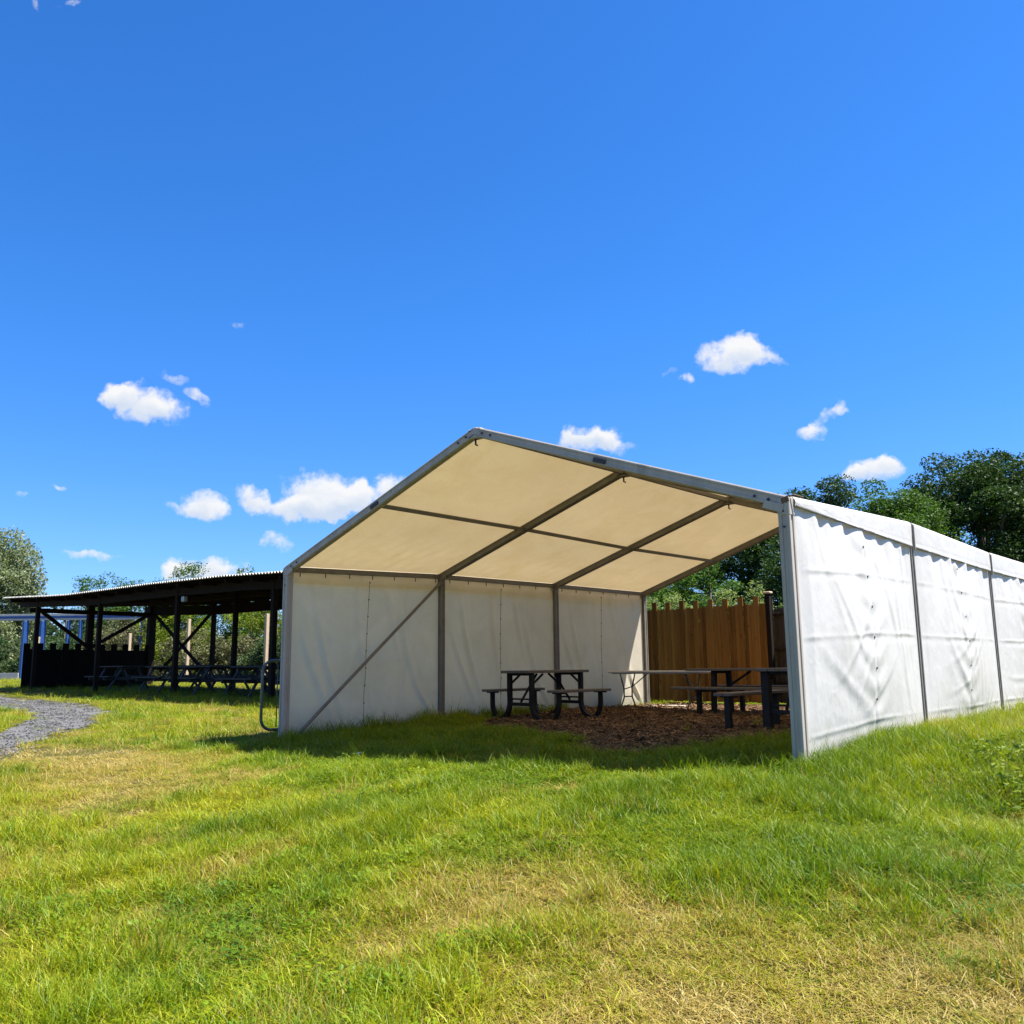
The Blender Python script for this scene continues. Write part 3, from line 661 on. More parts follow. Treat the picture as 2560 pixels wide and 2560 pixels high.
def metal_table(L=1.5, w=.62, Lb=1.28, D=.72, leg=.24, Lf=1.2, straight=False):
    """picnic table, long axis y, with seats on bent black supports"""
    r = empty('picnic_table')
    b = MB(); n = 4
    for k in range(n): b.box((-w/2+w/n*(k+.5), 0, .755), (w/n-.008, L, .042), bev=.006)
    b.build('tabletop', M['plank_grey'], r)
    for s in (-1, 1):
        b = MB()
        for k in (-1, 1): b.box((s*D+k*.067, 0, .455), (.125, Lb, .04), bev=.006)
        st = b.build('seat', M['plank_grey'], r)
        for e in (-1, 1):
            b = MB()
            if straight: b.beam((s*D, e*Lb*.42, .435), (s*D, e*Lb*.42, 0), .075, .075)
            else:
                pts, ww, dd = curve_leg(s*D, .435, s*leg, e*Lb*.40); bent(b, pts, .055, .06)
            b.build('seat_support', M['black_steel'], st)
            MB().beam((s*(D+.12), e*Lb*.40, .425), (s*(D-.12), e*Lb*.40, .425), .05, .02).build('seat_bracket', M['black_steel'], st)
    for e in (-1, 1):
        for s in (-1, 1):
            b = MB(); y = e*Lf/2
            if straight: b.beam((s*leg, y, .735), (s*leg, y, 0), .10, .10)
            else: bent(b, [(s*leg, y, .735), (s*leg, y, .4), (s*leg, y, .24), (s*(leg+.06), y, .09), (s*(leg+.20), y, .012)], .06, .07)
            b.build('leg', M['black_steel'], r)
        for zz, q_ in ((.25, .05), (.33, .025)): MB().beam((-leg, e*Lf/2, zz), (leg, e*Lf/2, zz), q_, q_).build('stretcher', M['black_steel'], r)
        MB().beam((-w*.45, e*Lf/2, .715), (w*.45, e*Lf/2, .715), .05, .04).build('top_bearer', M['black_steel'], r)
        for q_ in (((0, e*Lf/2, .28), (0, e*.22, .72)), ((-leg, e*Lf/2, .55), (-leg, e*Lf*.28, .72)), ((leg, e*Lf/2, .55), (leg, e*Lf*.28, .72))): MB().beam(*q_, .03, .03).build('brace', M['black_steel'], r)
    return r
t1 = metal_table(); t1.location = (-2.42, 4.05, hz(-2.42, 4.05)); t1.rotation_euler.z = R(-1.5)
tag(t1, 'dark four-seat picnic table on bent black legs in front of the white inner wall', 'picnic table', 'picnic tables inside the marquee')
t4 = metal_table(L=1.5, Lb=1.65, Lf=1.2, leg=.24, w=.62, straight=True); t4.location = (2.22, 3.62, hz(2.2, 3.6)); t4.rotation_euler.z = R(2)
tag(t4, 'dark picnic table nearest the right front post, half hidden behind it', 'picnic table', 'picnic tables inside the marquee')

def long_table(L=3.0):
    r = empty('picnic_table')
    b = MB()
    for k in range(5): b.box((0, -.30+.15*k, .765), (L, .142, .04), bev=.006)
    b.build('tabletop', M['plank_grey'], r)
    for s in (-1, 1):
        b = MB()
        for k in (-1, 1): b.box((0, s*.74+k*.07, .46), (L, .13, .04), bev=.006)
        b.build('seat', M['plank_grey'], r)
    for e in (-1, 1):
        x = e*L*.33
        for s in (-1, 1):
            MB().beam((x, s*.25, .74), (x, s*.30, 0), .08, .08).build('leg', M['black_steel'], r)
            MB().beam((x+e*.02, s*.74, .44), (x+e*.02, s*.74, 0), .075, .075).build('seat_leg', M['black_steel'], r)
        MB().beam((x, -.86, .42), (x, .86, .42), .05, .06).build('stretcher', M['black_steel'], r); MB().beam((x, -.30, .725), (x, .30, .725), .05, .05).build('top_bearer', M['black_steel'], r)
        MB().beam((x, 0, .40), (e*.14*L, 0, .735), .035, .035).build('brace', M['black_steel'], r)
    return r
t3 = long_table(); t3.location = (.15, 6.95, hz(.15, 6.9))
tag(t3, 'long dark picnic table with two full-length benches set across before the brown fence', 'picnic table', 'picnic tables inside the marquee')

# folding table
ft = tag(empty('folding_table', (-2.45, 7.45, hz(-2.5, 7.4))), 'pale plastic folding table on thin grey legs beside the sunlit wall corner', 'folding table')
b = MB(); b.box((0, 0, .735), (1.9, .74, .042), bev=.014); b.box((0, 0, .708), (1.8, .64, .02)); b.build('tabletop', M['plastic'], ft)
for e in (-1, 1):
    x = e*.74
    fr = MB(); L_ = [(.30, 0), (.22, .10), (.135, .25), (.135, .42), (.21, .60), (.25, .705)]
    fr.tube([(x, -a, c) for a, c in L_]+[(x, a, c) for a, c in L_[::-1]], .015, 8)
    f_ = fr.build('leg_frame', M['green_steel'], ft)
    MB().tube([(x, -.135, .26), (x, .135, .26)], .012, 8).build('cross_tube', M['green_steel'], f_)
    MB().tube([(x, -.14, .40), (x-e*.02, .12, .45), (x-e*.34, .20, .70)], .011, 8).build('folding_strut', M['green_steel'], f_)

# pale board lying by the wall
b = MB(); b.box((0, 0, .02), (.75, .22, .035)); o = b.build('loose_board', M['concrete']); o.location = (-3.12, 8.75, hz(-3.1, 8.75)+.01); o.rotation_euler.z = R(14)
tag(o, 'pale flat board lying on the ground below the folding table', 'board')
# paper scrap on the shadow edge
V = [(0, 0, .02), (.07, .01, .03), (.08, .05, .025), (.01, .05, .035), (.04, .03, .04)]
o = mesh_obj('paper_scrap', V, [(0, 1, 4), (1, 2, 4), (2, 3, 4), (3, 0, 4)], M['paper']); o.location = (-.86, -1.05, hz(-.86, -1.05)+.02)
tag(o, 'small crumpled white scrap in the grass before the marquee', 'litter')

# ------------------------------------------------------------------ crowd barrier outside the left wall
bar = tag(empty('crowd_barrier', (-4.09, 0, 0)), 'grey-green round-cornered crowd barrier leaning outside the left marquee wall', 'barrier')
def rrect(y0, y1, z0, z1, r, x=0, n=6):
    P = []
    for cy, cz, a0 in ((y1-r, z1-r, 0), (y0+r, z1-r, 90), (y0+r, z0+r, 180), (y1-r, z0+r, 270)):
        for k in range(n+1): a = R(a0+90*k/n); P.append((x, cy+r*math.cos(a), cz+r*math.sin(a)))
    return P
MB().tube(rrect(-.19, 2.12, .03, 1.0, .17), .021, 10, closed=True).build('frame', M['green_steel'], bar)
for k in range(9):
    y = .06+.23*k; MB().tube([(.0, y, .07), (0, y, .97)], .0085, 6).build('bar', M['green_steel'], bar)
for y in (.25, 1.7): MB().tube([(-.28, y, hz(-4.37, y)+.01), (-.2, y, .04), (0, y, .08), (.12, y, .04)], .016, 8).build('foot', M['green_steel'], bar)

# ------------------------------------------------------------------ fences behind the marquee
def palisade(L, pitch, ph, low, tall_w, every, mat, seed, parent, name='board_panel', th=.02, wob=.0):
    """close boards along x, some of them standing higher like battlements"""
    r = random.Random(seed); V = []; F = []; A = []; x = 0; k = 0
    while x < L-.01:
        tall = k % every == 0; w = tall_w if tall else (pitch-tall_w)/(every-1)
        w = min(w, L-x); zt = ph if tall else low; zt += r.uniform(-.012, .012); y = -.014 if tall else 0; y += r.uniform(-.003, .003)
        i = len(V); g = .003
        for zz in (0, zt):
            for xx, yy in ((x+g, y-th/2), (x+w-g, y-th/2), (x+w-g, y+th/2), (x+g, y+th/2)): V.append((xx, yy, zz+(0 if zz else r.uniform(0, .03))))
        F += [(i, i+1, i+5, i+4), (i+1, i+2, i+6, i+5), (i+2, i+3, i+7, i+6), (i+3, i, i+4, i+7), (i+4, i+5, i+6, i+7), (i+3, i+2, i+1, i)]
        A += [r.random()]*6; x += w; k += 1
    return mesh_obj(name, V, F, mat, parent, attrs={'board': ('FACE', A)})
f1 = tag(empty('board_fence', (-5.35, 10.55, 0)), 'stained brown board fence with raised battlement boards behind the marquee', 'fence')
p = palisade(3.62, .37, 2.26, 2.09, .13, 4, M['fence_brown'], 5, f1); p.location = (0, 0, .06)
for z in (.45, 1.15, 1.95): MB().beam((0, .045, z), (3.6, .045, z), .07, .045).build('rail', M['fence_brown'], f1)
b = MB(); b.beam((3.66, .03, -.1), (3.66, .03, 2.36), .10, .10); ps = b.build('end_post', M['dark_wood'], f1)
b = MB(); b.box((3.66, .03, 2.385), (.16, .16, .05), bev=.015); b.build('post_cap', M['pale_wood'], ps)
f2 = tag(empty('board_fence', (-1.95, 11.05, 0)), 'weathered grey-brown board fence standing right of the brown one', 'fence')
p = palisade(6.5, .42, 2.22, 2.02, .14, 4, M['fence_grey'], 9, f2); p.location = (0, 0, .05)
for z in (.5, 1.2, 1.95): MB().beam((0, -.045, z), (6.5, -.045, z), .075, .045).build('rail', M['fence_grey'], f2)
bo = tag(empty('timber_bollard', (-1.78, 11.9, 0)), 'short pale timber bollard with a white cap seen in the fence gap', 'bollard')
MB().tube([(0, 0, -.1), (0, 0, 1.0), (0, 0, 1.02)], [.085, .085, .075], 14).build('shaft', M['pale_wood'], bo)
MB().tube([(0, 0, 1.03), (0, 0, 1.07), (0, 0, 1.10), (0, 0, 1.115)], [.085, .09, .07, .02], 14).build('cap', M['paper'], bo)

# ------------------------------------------------------------------ timber shelter
sh = tag(empty('timber_shelter', (0, 0, 0)), 'long black timber shelter with corrugated roof left of the marquee', 'shelter')
FX = [-30, -27.7, -22.3, -16.8, -12.9, -10.3, -4.5]; FZ = [3.5, 3.47, 3.25, 3.22, 3.15, 3.05, 2.95]
fz = lambda x: np.interp(x, FX, FZ)
def rz_(x, y): return fz(x)+np.clip((np.asarray(y)-4.2)/6.1, 0, 1)*.10
xs = np.arange(-27.75, -5.0, .13/8); ys = np.array([4.15, 6.2, 8.2, 10.3])
X, Y = np.meshgrid(xs, ys, indexing='ij')
Z = rz_(X, Y)+.024*np.sin(2*np.pi*X/.13)+.02*(fbm(X*.5, Y*.5)-.5)
V = np.stack([X, Y, Z], -1).reshape(-1, 3); n = len(V); F = grid_faces(*X.shape)
V2 = V.copy(); V2[:, 2] -= .004; top = mesh_obj('roof_sheet', np.concatenate([V, V2]), np.concatenate([F, F[:, ::-1]+n]), M['sheet'], sh, smooth=True)
X, Y = np.meshgrid(np.arange(-27.65, -5.0, .4), np.array([4.25, 6.2, 8.2, 10.2]), indexing='ij'); Z = rz_(X, Y)-.035
V = np.stack([X, Y, Z], -1).reshape(-1, 3); n = len(V); F = grid_faces(*X.shape); V2 = V.copy(); V2[:, 2] -= .018
mesh_obj('roof_shade_sheet', np.concatenate([V, V2]), np.concatenate([F, F[:, ::-1]+n]), M['under'], sh)  # added dark sheet standing for the deep shade under the roof
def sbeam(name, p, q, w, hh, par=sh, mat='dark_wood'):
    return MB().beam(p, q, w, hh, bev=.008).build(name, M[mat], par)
for a, b_ in zip(FX[1:-1], FX[2:]):      # front plate, mid plate follow the bent roof line
    sbeam('front_plate', (a, 4.8, fz(a)-.20), (b_, 4.8, fz(b_)-.20), .10, .24)
    sbeam('mid_plate', (a, 7.1, fz(a)-.12), (b_, 7.1, fz(b_)-.12), .10, .2)
    sbeam('back_plate', (a, 9.4, fz(a)-.27), (b_, 9.4, fz(b_)-.27), .10, .34)
for k, x in enumerate(np.arange(-27.4, -5, 1.2)): sbeam('joist', (x, 4.3, float(rz_(x, 4.3))-.10), (x, 10.2, float(rz_(x, 10.2))-.10), .06, .11)
for x in (-26.15, -21.15, -16.25, -11.55, -6.8): sbeam('post', (x, 4.8, hz(x, 4.8)-.1), (x, 4.8, fz(x)-.12), .13, .13)
for x, w in ((-27.15, .26), (-22.45, .14), (-17.6, .14), (-12.8, .14), (-8, .14)): sbeam('post', (x, 9.4, hz(x, 9.4)-.1), (x, 9.4, fz(x)+.1), w, w)
for x, w in ((-27.2, .22), (-17.05, .13), (-11.9, .13)): sbeam('post', (x, 7.05, hz(x, 7.05)-.1), (x, 7.05, fz(x)), w, w)
# gable end: tie beam, two braces down to the middle post, battlemented boarding
gz = hz(-27, 7)
sbeam('tie_beam', (-26.9, 4.8, 3.02), (-27.15, 9.4, 3.02), .09, .16)
sbeam('brace', (-27.0, 5.25, 2.98), (-27.15, 7.0, 1.75), .10, .12); sbeam('brace', (-27.15, 7.15, 1.75), (-27.15, 9.2, 2.98), .10, .12)
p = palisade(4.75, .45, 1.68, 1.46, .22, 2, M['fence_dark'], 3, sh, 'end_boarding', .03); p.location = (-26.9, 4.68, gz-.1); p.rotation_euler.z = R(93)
# back bay cross braces
zb = hz(-25, 9.4)
sbeam('brace', (-26.8, 9.36, 3.0), (-22.9, 9.36, zb+.55), .07, .12); sbeam('brace', (-26.3, 9.43, zb+.55), (-22.5, 9.43, 3.0), .07, .12)
b = MB(); b.beam((-16.0, 4.84, 2.72), (-16.0, 4.84, 2.86), .16, .10); b.build('junction_box', M['steel'], sh)

def aframe(L=1.75):
    """timber A-frame picnic table, long axis x"""
    r = empty('picnic_table')
    b = MB()
    for k in range(5): b.box((0, -.30+.15*k, .755), (L, .138, .038), bev=.005)
    b.build('tabletop', M['dark_plank'], r)
    for s in (-1, 1):
        b = MB()
        for k in (-1, 1): b.box((0, s*.68+k*.07, .44), (L, .13, .038), bev=.005)
        b.build('seat', M['dark_plank'], r)
    for e in (-1, 1):
        x = e*(L/2-.28)
        for s in (-1, 1): MB().beam((x, s*.22, .735), (x, s*.68, .0), .045, .095, up=(1, 0, 0)).build('leg', M['dark_plank'], r)
        MB().beam((x-e*.046, -.80, .37), (x-e*.046, .80, .37), .045, .09).build('stretcher', M['dark_plank'], r); MB().beam((x-e*.046, -.33, .70), (x-e*.046, .33, .70), .045, .07).build('top_bearer', M['dark_plank'], r)
        MB().beam((x-e*.05, 0, .36), (e*.18, 0, .73), .045, .07).build('brace', M['dark_plank'], r)
    return r
at = aframe()
spots = [(-22.3, 6.1, 0, 'leftmost front-row A-frame picnic table, its seat ending before the battlemented end boarding'),
         (-19.4, 6.3, 1, 'front-row A-frame picnic table between the second and third front posts of the shelter'),
         (-16.8, 6.0, 2, 'front-row A-frame picnic table behind the middle front post of the shelter'),
         (-14.3, 6.2, 1, 'front-row A-frame picnic table just right of the middle front post'),
         (-11.9, 6.3, -1, 'front-row A-frame picnic table at the right end of the shelter beside the barrier'),
         (-21.2, 8.3, 0, 'back-row A-frame picnic table nearest the battlemented end boarding'),
         (-18.6, 8.2, -2, 'back-row A-frame picnic table before the cross braces of the shelter'),
         (-15.9, 8.3, 0, 'back-row A-frame picnic table before the two thin back posts'),
         (-13.2, 8.4, 0, 'back-row A-frame picnic table seen nearest the marquee wall')]
for k, (x, y, a, lab) in enumerate(spots):
    o = at if k == 0 else copy_tree(at)
    o.location = (x, y, hz(x, y)+.01); o.rotation_euler.z = R(a); tag(o, lab, 'picnic table', 'A-frame picnic tables under the shelter')

# blue play frame beyond the shelter
pf = tag(empty('play_frame', (0, 0, 0)), 'blue steel play frame with grey top rails beyond the shelter', 'play frame')
BP = [(-42.7, 10.29), (-42.05, 10.89), (-41.07, 11.78), (-40.61, 12.2), (-38.34, 14.28), (-46.5, 6.8)]
for k, (x, y) in enumerate(BP):
    w = .26 if k in (0, 1, 5) else .16
    MB().beam((x, y, hz(x, y)-.1), (x, y, 3.45), w, w, bev=.02).build('post', M['blue'], pf)
for z, m in ((3.75, 'rail'), (3.52, 'rail')): MB().beam((-49, 4.5, z), (-38.0, 14.6, z), .12, .10).build('top_rail', M[m], pf)
MB().beam((-49, 4.45, 3.63), (-38.0, 14.55, 3.63), .08, .12).build('cross_rail', M['blue'], pf)
MB().beam((-49, 4.2, hz(-45, 8)+.18), (-42.6, 10.1, hz(-43, 9)+.18), .06, .34).build('base_rail', M['rail'], pf)

def stake(x, y, zt, w, lab, lean=0):
    o = MB().beam((0, 0, -.2), (lean, 0, zt-hz(x, y)), w, w, bev=.01).build('timber_stake', M['pale_wood']); o.location = (x, y, hz(x, y))
    tag(o, lab, 'stake', 'pale stakes standing round the shelter')
stake(-34.5, 7.9, 2.35, .13, 'pale leaning stake beside the blue play frame post', .12)
stake(-30.4, 12.7, 3.1, .13, 'pale stake seen through the cross braces of the shelter')
stake(-27.8, 15.0, 3.3, .15, 'tall pale stake beside the right end of the hedge')
stake(-32.4, 11.0, 2.5, .12, 'short pale stake above the battlemented end boarding')

# ------------------------------------------------------------------ trees and bushes
def leaf_mesh(name, C, S, mat, parent, seed, droop=0.):
    r = np.random.default_rng(seed); n = len(C)
    d = r.normal(size=(n, 3)); d[:, 2] = d[:, 2]*.6-droop; d /= np.linalg.norm(d, axis=1)[:, None]
    a = np.cross(d, r.normal(size=(n, 3))); a /= np.linalg.norm(a, axis=1)[:, None]
    nn = np.cross(d, a); L = S[:, None]; W = (S*r.uniform(.35, .6, n))[:, None]
    V = np.stack([C-d*L*.5, C+a*W*.5+nn*L*.08, C+d*L*.5, C-a*W*.5+nn*L*.08], 1).reshape(-1, 3)
    F = np.arange(4*n).reshape(n, 4)
    return mesh_obj(name, V, F, mat, parent, attrs={'lv': ('FACE', np.clip(r.normal(.5, .22, n), 0, 1))})
def crown_points(nclump, rx, ry, rz, zc, nleaf, clump, seed, low=-.75, shape=1., spread=.72):
    r = np.random.default_rng(seed); P = []; CC = []
    while len(CC) < nclump:
        v = r.normal(size=3); v /= np.linalg.norm(v)
        if v[2] < low: continue
        k = r.uniform(.35, 1)**.5*r.uniform(.82, 1.08)
        c = v*k; tap = 1-(1-shape)*np.clip((c[2]+1)/2, 0, 1)
        CC.append((c[0]*rx*tap, c[1]*ry*tap, zc+c[2]*rz))
    per = nleaf//nclump
    for c in CC:
        q = r.normal(size=(per, 3)); q /= np.linalg.norm(q, axis=1)[:, None]
        rad = clump*r.uniform(.6, 1.35); q = q*(r.uniform(.2, 1, per)**.45)[:, None]*rad
        q[:, 2] *= spread; P.append(np.array(c)+q)
    return np.concatenate(P), CC
def tree(name, lab, cat, x, y, hgt, rx, mat, nclump=60, nleaf=12000, leaf=.16, clump=.9, trunk=.2, zfrac=.56, seed=0, shape=1., group=None, ry=None, rz=None, droop=0., low=-.75, spread=.72):
    z0 = hz(x, y); o = tag(empty(name, (x, y, z0)), lab, cat, group)
    rz = rz or hgt*(1-zfrac)*.92; zc = hgt-rz
    P, CC = crown_points(nclump, rx, ry or rx, rz*.9, zc, nleaf, clump, seed, low, shape, spread)
    r = np.random.default_rng(seed+99)
    P = P[P[:, 2] > .05]
    leaf_mesh('crown', P, leaf*r.uniform(.6, 1.35, len(P)), mat, o, seed, droop)
    b = MB(); b.tube([(0, 0, -.2), (.03*rx, .02, hgt*.2), (-.03*rx, .03, hgt*.45), (0, 0, hgt*.75)], [trunk*1.3, trunk, trunk*.7, trunk*.2], 9)
    for c in CC[::max(1, len(CC)//14)]:
        s = hgt*r.uniform(.22, .5); m_ = Vector((c[0]*.45, c[1]*.45, lerp(s, c[2], .6)))
        b.tube([(0, 0, s), m_, c], [trunk*.42, trunk*.26, trunk*.07], 6)
    b.build('trunk', M['bark'], o)
    return o
LM = {
 'oak': leafmat('oak_leaves', (.016, .040, .010), (.030, .066, .014), (.060, .105, .022), .25),
 'mid': leafmat('mid_green_leaves', (.030, .075, .012), (.060, .125, .020), (.105, .18, .03), .35),
 'fir': leafmat('blue_green_needles', (.022, .055, .022), (.045, .088, .035), (.08, .13, .05), .2),
 'pale': leafmat('pale_sage_leaves', (.11, .155, .05), (.18, .235, .09), (.28, .33, .15), .45),
 'willow': leafmat('silver_willow_leaves', (.11, .14, .07), (.20, .24, .13), (.31, .35, .22), .3),
 'hedge': leafmat('yellow_green_leaves', (.06, .10, .008), (.15, .20, .014), (.25, .29, .03), .42),
 'dry': leafmat('brown_green_twigs', (.07, .075, .03), (.12, .12, .055), (.19, .18, .09), .25),
 'dark': leafmat('shrub_leaves', (.022, .05, .018), (.045, .085, .03), (.09, .13, .055), .3)}
def weed_clump(x, y, n, rad, hgt, lab, seed):
    q = np.random.default_rng(seed); o = tag(empty('weed_clump', (x, y, hz(x, y))), lab, 'weeds', 'weed clumps on the bank'); b = MB(); C = []
    for k in range(n):
        a = q.uniform(0, 6.28); d = rad*math.sqrt(q.random()); hh = hgt*q.uniform(.5, 1.05)*(1-.4*d/rad); p = Vector((d*math.cos(a), d*math.sin(a), -.02)); t = Vector((p.x*1.35+q.normal()*.05, p.y*1.35+q.normal()*.05, hh))
        m_ = (p+t)/2+Vector((q.normal()*.02, q.normal()*.02, .02)); b.tube([p, m_, t], [.0028, .0024, .001], 4)
        for f in np.linspace(.25, 1, 9): c = p.lerp(t, float(f)); C.append((c.x+q.normal()*.022, c.y+q.normal()*.022, c.z+q.normal()*.01))
    b.build('stems', LMW, o); leaf_mesh('foliage', np.array(C), q.uniform(.03, .075, len(C)), LMW, o, seed)
LMW = leafmat('weed_leaves', (.07, .12, .012), (.16, .23, .02), (.30, .34, .05), .3)
for k, (x, y, n, rad, hgt, lab) in enumerate([(5.35, .75, 46, .34, .34, 'largest weedy clump, bushy and yellow-green, on the bank at the right edge'), (5.0, 1.25, 30, .26, .27, 'smaller weedy clump on the bank beside the second wall bay'),
        (5.62, .25, 34, .3, .26, 'low weedy clump at the foot of the bank, lowest at the right edge')]): weed_clump(x, y, n, rad, hgt, lab, 200+k)
# right: wood behind the marquee
g = 'trees behind the marquee'
tree('broadleaf_tree', 'broad dark tree with the tallest crown right of the gap, above the white marquee roof', 'tree', -5.3, 41.2, 11.7, 4.2, LM['oak'], 300, 130000, .16, .92, .4, .42, 1, .95, g, spread=.6)
tree('broadleaf_tree', 'dark tree crown partly cut by the right edge of the picture', 'tree', -1.6, 44.5, 12.0, 4.4, LM['oak'], 240, 90000, .16, .92, .4, .42, 2, .95, g, spread=.6)
tree('broadleaf_tree', 'dark tree seen between the far roof edge and the right front post', 'tree', -11.0, 31.5, 9.0, 3.8, LM['oak'], 150, 60000, .16, .7, .3, .35, 3, 1, g)
tree('broadleaf_tree', 'spiky blue-green tree standing leftmost above the marquee valance, near the right front post', 'tree', -8.3, 30.6, 9.2, 2.2, LM['fir'], 240, 60000, .13, .55, .2, .25, 4, .5, g, droop=.2)
tree('broadleaf_tree', 'yellow-green tree between the spiky tree and the tall dark crown', 'tree', -8.4, 35.6, 9.7, 2.7, LM['mid'], 190, 70000, .14, .8, .2, .3, 5, .9, g)
tree('broadleaf_tree', 'low green tree top just left of the foot of the tall dark crown', 'tree', -6.9, 34.6, 9.1, 2.3, LM['mid'], 150, 52000, .14, .75, .2, .4, 15, .8, g)
tree('broadleaf_tree', 'bushy mid-green tree left above the brown fence', 'tree', -12.9, 22.3, 4.6, 1.7, LM['mid'], 55, 14000, .15, .5, .14, .25, 6, 1, g, low=-1)
tree('broadleaf_tree', 'bushy mid-green tree with the lightest crown above the middle of the brown fence', 'tree', -10.8, 24.0, 5.3, 1.7, LM['mid'], 60, 15000, .15, .5, .14, .25, 7, .9, g, low=-1)
tree('broadleaf_tree', 'mid-green tree under the far marquee roof corner, left of the fence top', 'tree', -14.8, 24.0, 5.2, 2.2, LM['mid'], 60, 15000, .16, .55, .14, .25, 8, 1, g, low=-1)
tree('broadleaf_tree', 'taller mid-green tree filling the sky behind the two bushy trees above the brown fence', 'tree', -14.6, 30.5, 8.2, 3.1, LM['mid'], 150, 48000, .15, .7, .2, .2, 16, 1, g, low=-1)
tree('broadleaf_tree', 'dark crown just above the right end of the brown fence, below the roof edge', 'tree', -8.6, 27.5, 6.8, 2.6, LM['oak'], 110, 34000, .14, .6, .2, .2, 17, 1, g, low=-1)
tree('broadleaf_tree', 'dark tree far left under the roof corner, behind the low mid-green tree', 'tree', -18.5, 31.0, 6.6, 3.0, LM['oak'], 110, 34000, .15, .7, .2, .2, 18, 1, g, low=-1)
g = 'pale shrubs along the fence'
for k, (x, y, hh, rx, lab) in enumerate([(-5.2, 12.6, 2.75, .75, 'pale sage shrub rising behind the left end of the brown fence'), (-4.1, 13.0, 2.6, .7, 'pale sage shrub behind the middle of the brown fence'),
      (-3.2, 13.2, 2.8, .75, 'pale sage shrub behind the capped post of the brown fence'), (-1.9, 13.4, 2.9, .8, 'pale sage shrub behind the weathered grey fence'), (-6.3, 13.4, 2.9, .8, 'pale sage shrub at the far left behind the brown fence, beside the marquee wall')]):
    tree('pale_shrub', lab, 'shrub', x, y, hh*1.13, rx*1.15, LM['pale'], 60, 9000, .085, .24, .05, .1, 30+k, .8, g, low=-1, spread=1.)
# left: silver willow, trees beyond, hedge behind the shelter
g = 'trees beyond the shelter'
tree('willow_tree', 'tall silver-green willow at the left edge of the picture', 'tree', -60.8, 14.2, 10.2, 3.7, LM['willow'], 260, 100000, .20, .80, .35, .3, 9, .85, g, droop=.8, spread=1.25, low=-.9)
for k, (x, y, hh, rx) in enumerate([(-57, 19.4, 7.3, 1.9), (-55, 19.8, 7.0, 1.7), (-55.3, 21.6, 7.4, 1.7), (-54.1, 23.2, 7.2, 1.6), (-52.3, 23.5, 7.8, 1.5), (-50.2, 23.6, 8.2, 1.5), (-49.0, 26.4, 7.8, 1.6)]):
    tree('broadleaf_tree', ['spindly tree top just right of the willow', 'thin tree top left of the first tall gap above the shelter roof', 'green tree top over the left third of the shelter roof',
         'small tree top over the shelter roof below the flat cloud', 'small loose tree top near the middle of the shelter roof', 'bushiest tree top standing highest over the shelter roof', 'last small tree top to the right over the shelter roof'][k],
         'tree', x, y, hh, rx, LM['mid'], 90, 15000, .15, .62, .12, .25, 40+k, .8, g)
g = 'bushes of the hedge behind the shelter'
for k, (x, y, hh, rx, m, lab) in enumerate([
      (-39.5, 14.0, 3.4, 1.8, 'dry', 'brownish hedge bush just above the left battlements'), (-36.9, 15.6, 3.3, 1.8, 'hedge', 'yellow-green hedge bush above the right battlements'),
      (-34.9, 15.2, 2.6, 1.7, 'dry', 'low brown twiggy bush left of the cross braces'), (-34.6, 18.4, 4.0, 2.0, 'hedge', 'yellow-green hedge bush seen left behind the cross braces'),
      (-32.4, 16.3, 2.2, 1.6, 'dry', 'low brown twiggy bush right of the cross brace centre'), (-31.6, 18.0, 4.0, 2.0, 'hedge', 'bright yellow-green bush filling the right of the cross braces'),
      (-29.2, 16.6, 2.3, 1.5, 'dark', 'dark leafy bush low between the two thin back posts'), (-28.6, 18.6, 4.1, 2.0, 'hedge', 'bright hedge bush behind the thin back posts'),
      (-26.0, 16.6, 2.4, 1.5, 'dark', 'dark leafy bush low beside the tall pale stake'), (-25.6, 18.6, 3.9, 2.0, 'hedge', 'hedge bush beside the marquee wall'), (-22.6, 18.8, 4.0, 2.0, 'hedge', 'hedge bush hidden partly by the marquee corner post')]):
    tree('hedge_bush', lab, 'bush', x, y, hh*(1.16 if m == 'hedge' else 1.05), rx*1.1, LM[m], 70, 14000, .13, .5, .08, .1, 60+k, 1., g, low=-1, spread=.9)
g = 'shrubs below the willow'
for k, (x, y, hh, rx, lab) in enumerate([(-51.5, 11.8, 2.9, 1.7, 'dark shrub low at the left edge below the willow'), (-48.3, 13.4, 2.5, 1.4, 'dark shrub between the blue post and the shelter end'), (-50.6, 15.4, 6.0, 2.3, 'taller dark shrub behind the shelter end boarding'), (-53.5, 10.0, 3.4, 1.8, 'dark shrub cut by the left edge of the picture'), (-45.5, 15.6, 4.2, 1.8, 'dark shrub seen over the battlements between blue posts')]):
    tree('dark_shrub', lab, 'shrub', x, y, hh, rx, LM['dark'], 44, 8500, .17, .48, .08, .1, 80+k, 1., g, low=-1, spread=.9)
# far wood closing the horizon: reads as one mass
def far_wood():
    r = np.random.default_rng(5); P = []
    for a in np.arange(-96, 40, 1.05):
        d = r.uniform(88, 104); aa = R(a); cx, cy = d*math.sin(aa), d*math.cos(aa); hh = r.uniform(3.5, 6.5)
        q = r.normal(size=(420, 3)); q /= np.linalg.norm(q, axis=1)[:, None]; q *= (r.uniform(.3, 1, 420)**.5)[:, None]
        P.append(np.stack([cx+q[:, 0]*2.4, cy+q[:, 1]*2.4, .6+hh*.5+q[:, 2]*hh*.5], 1))
    P = np.concatenate(P); o = leaf_mesh('distant_wood', P, r.uniform(.5, 1.0, len(P)), LM['dark'], None, 6)
    tag(o, 'distant belt of trees closing the horizon', 'wood', kind='stuff')
far_wood()

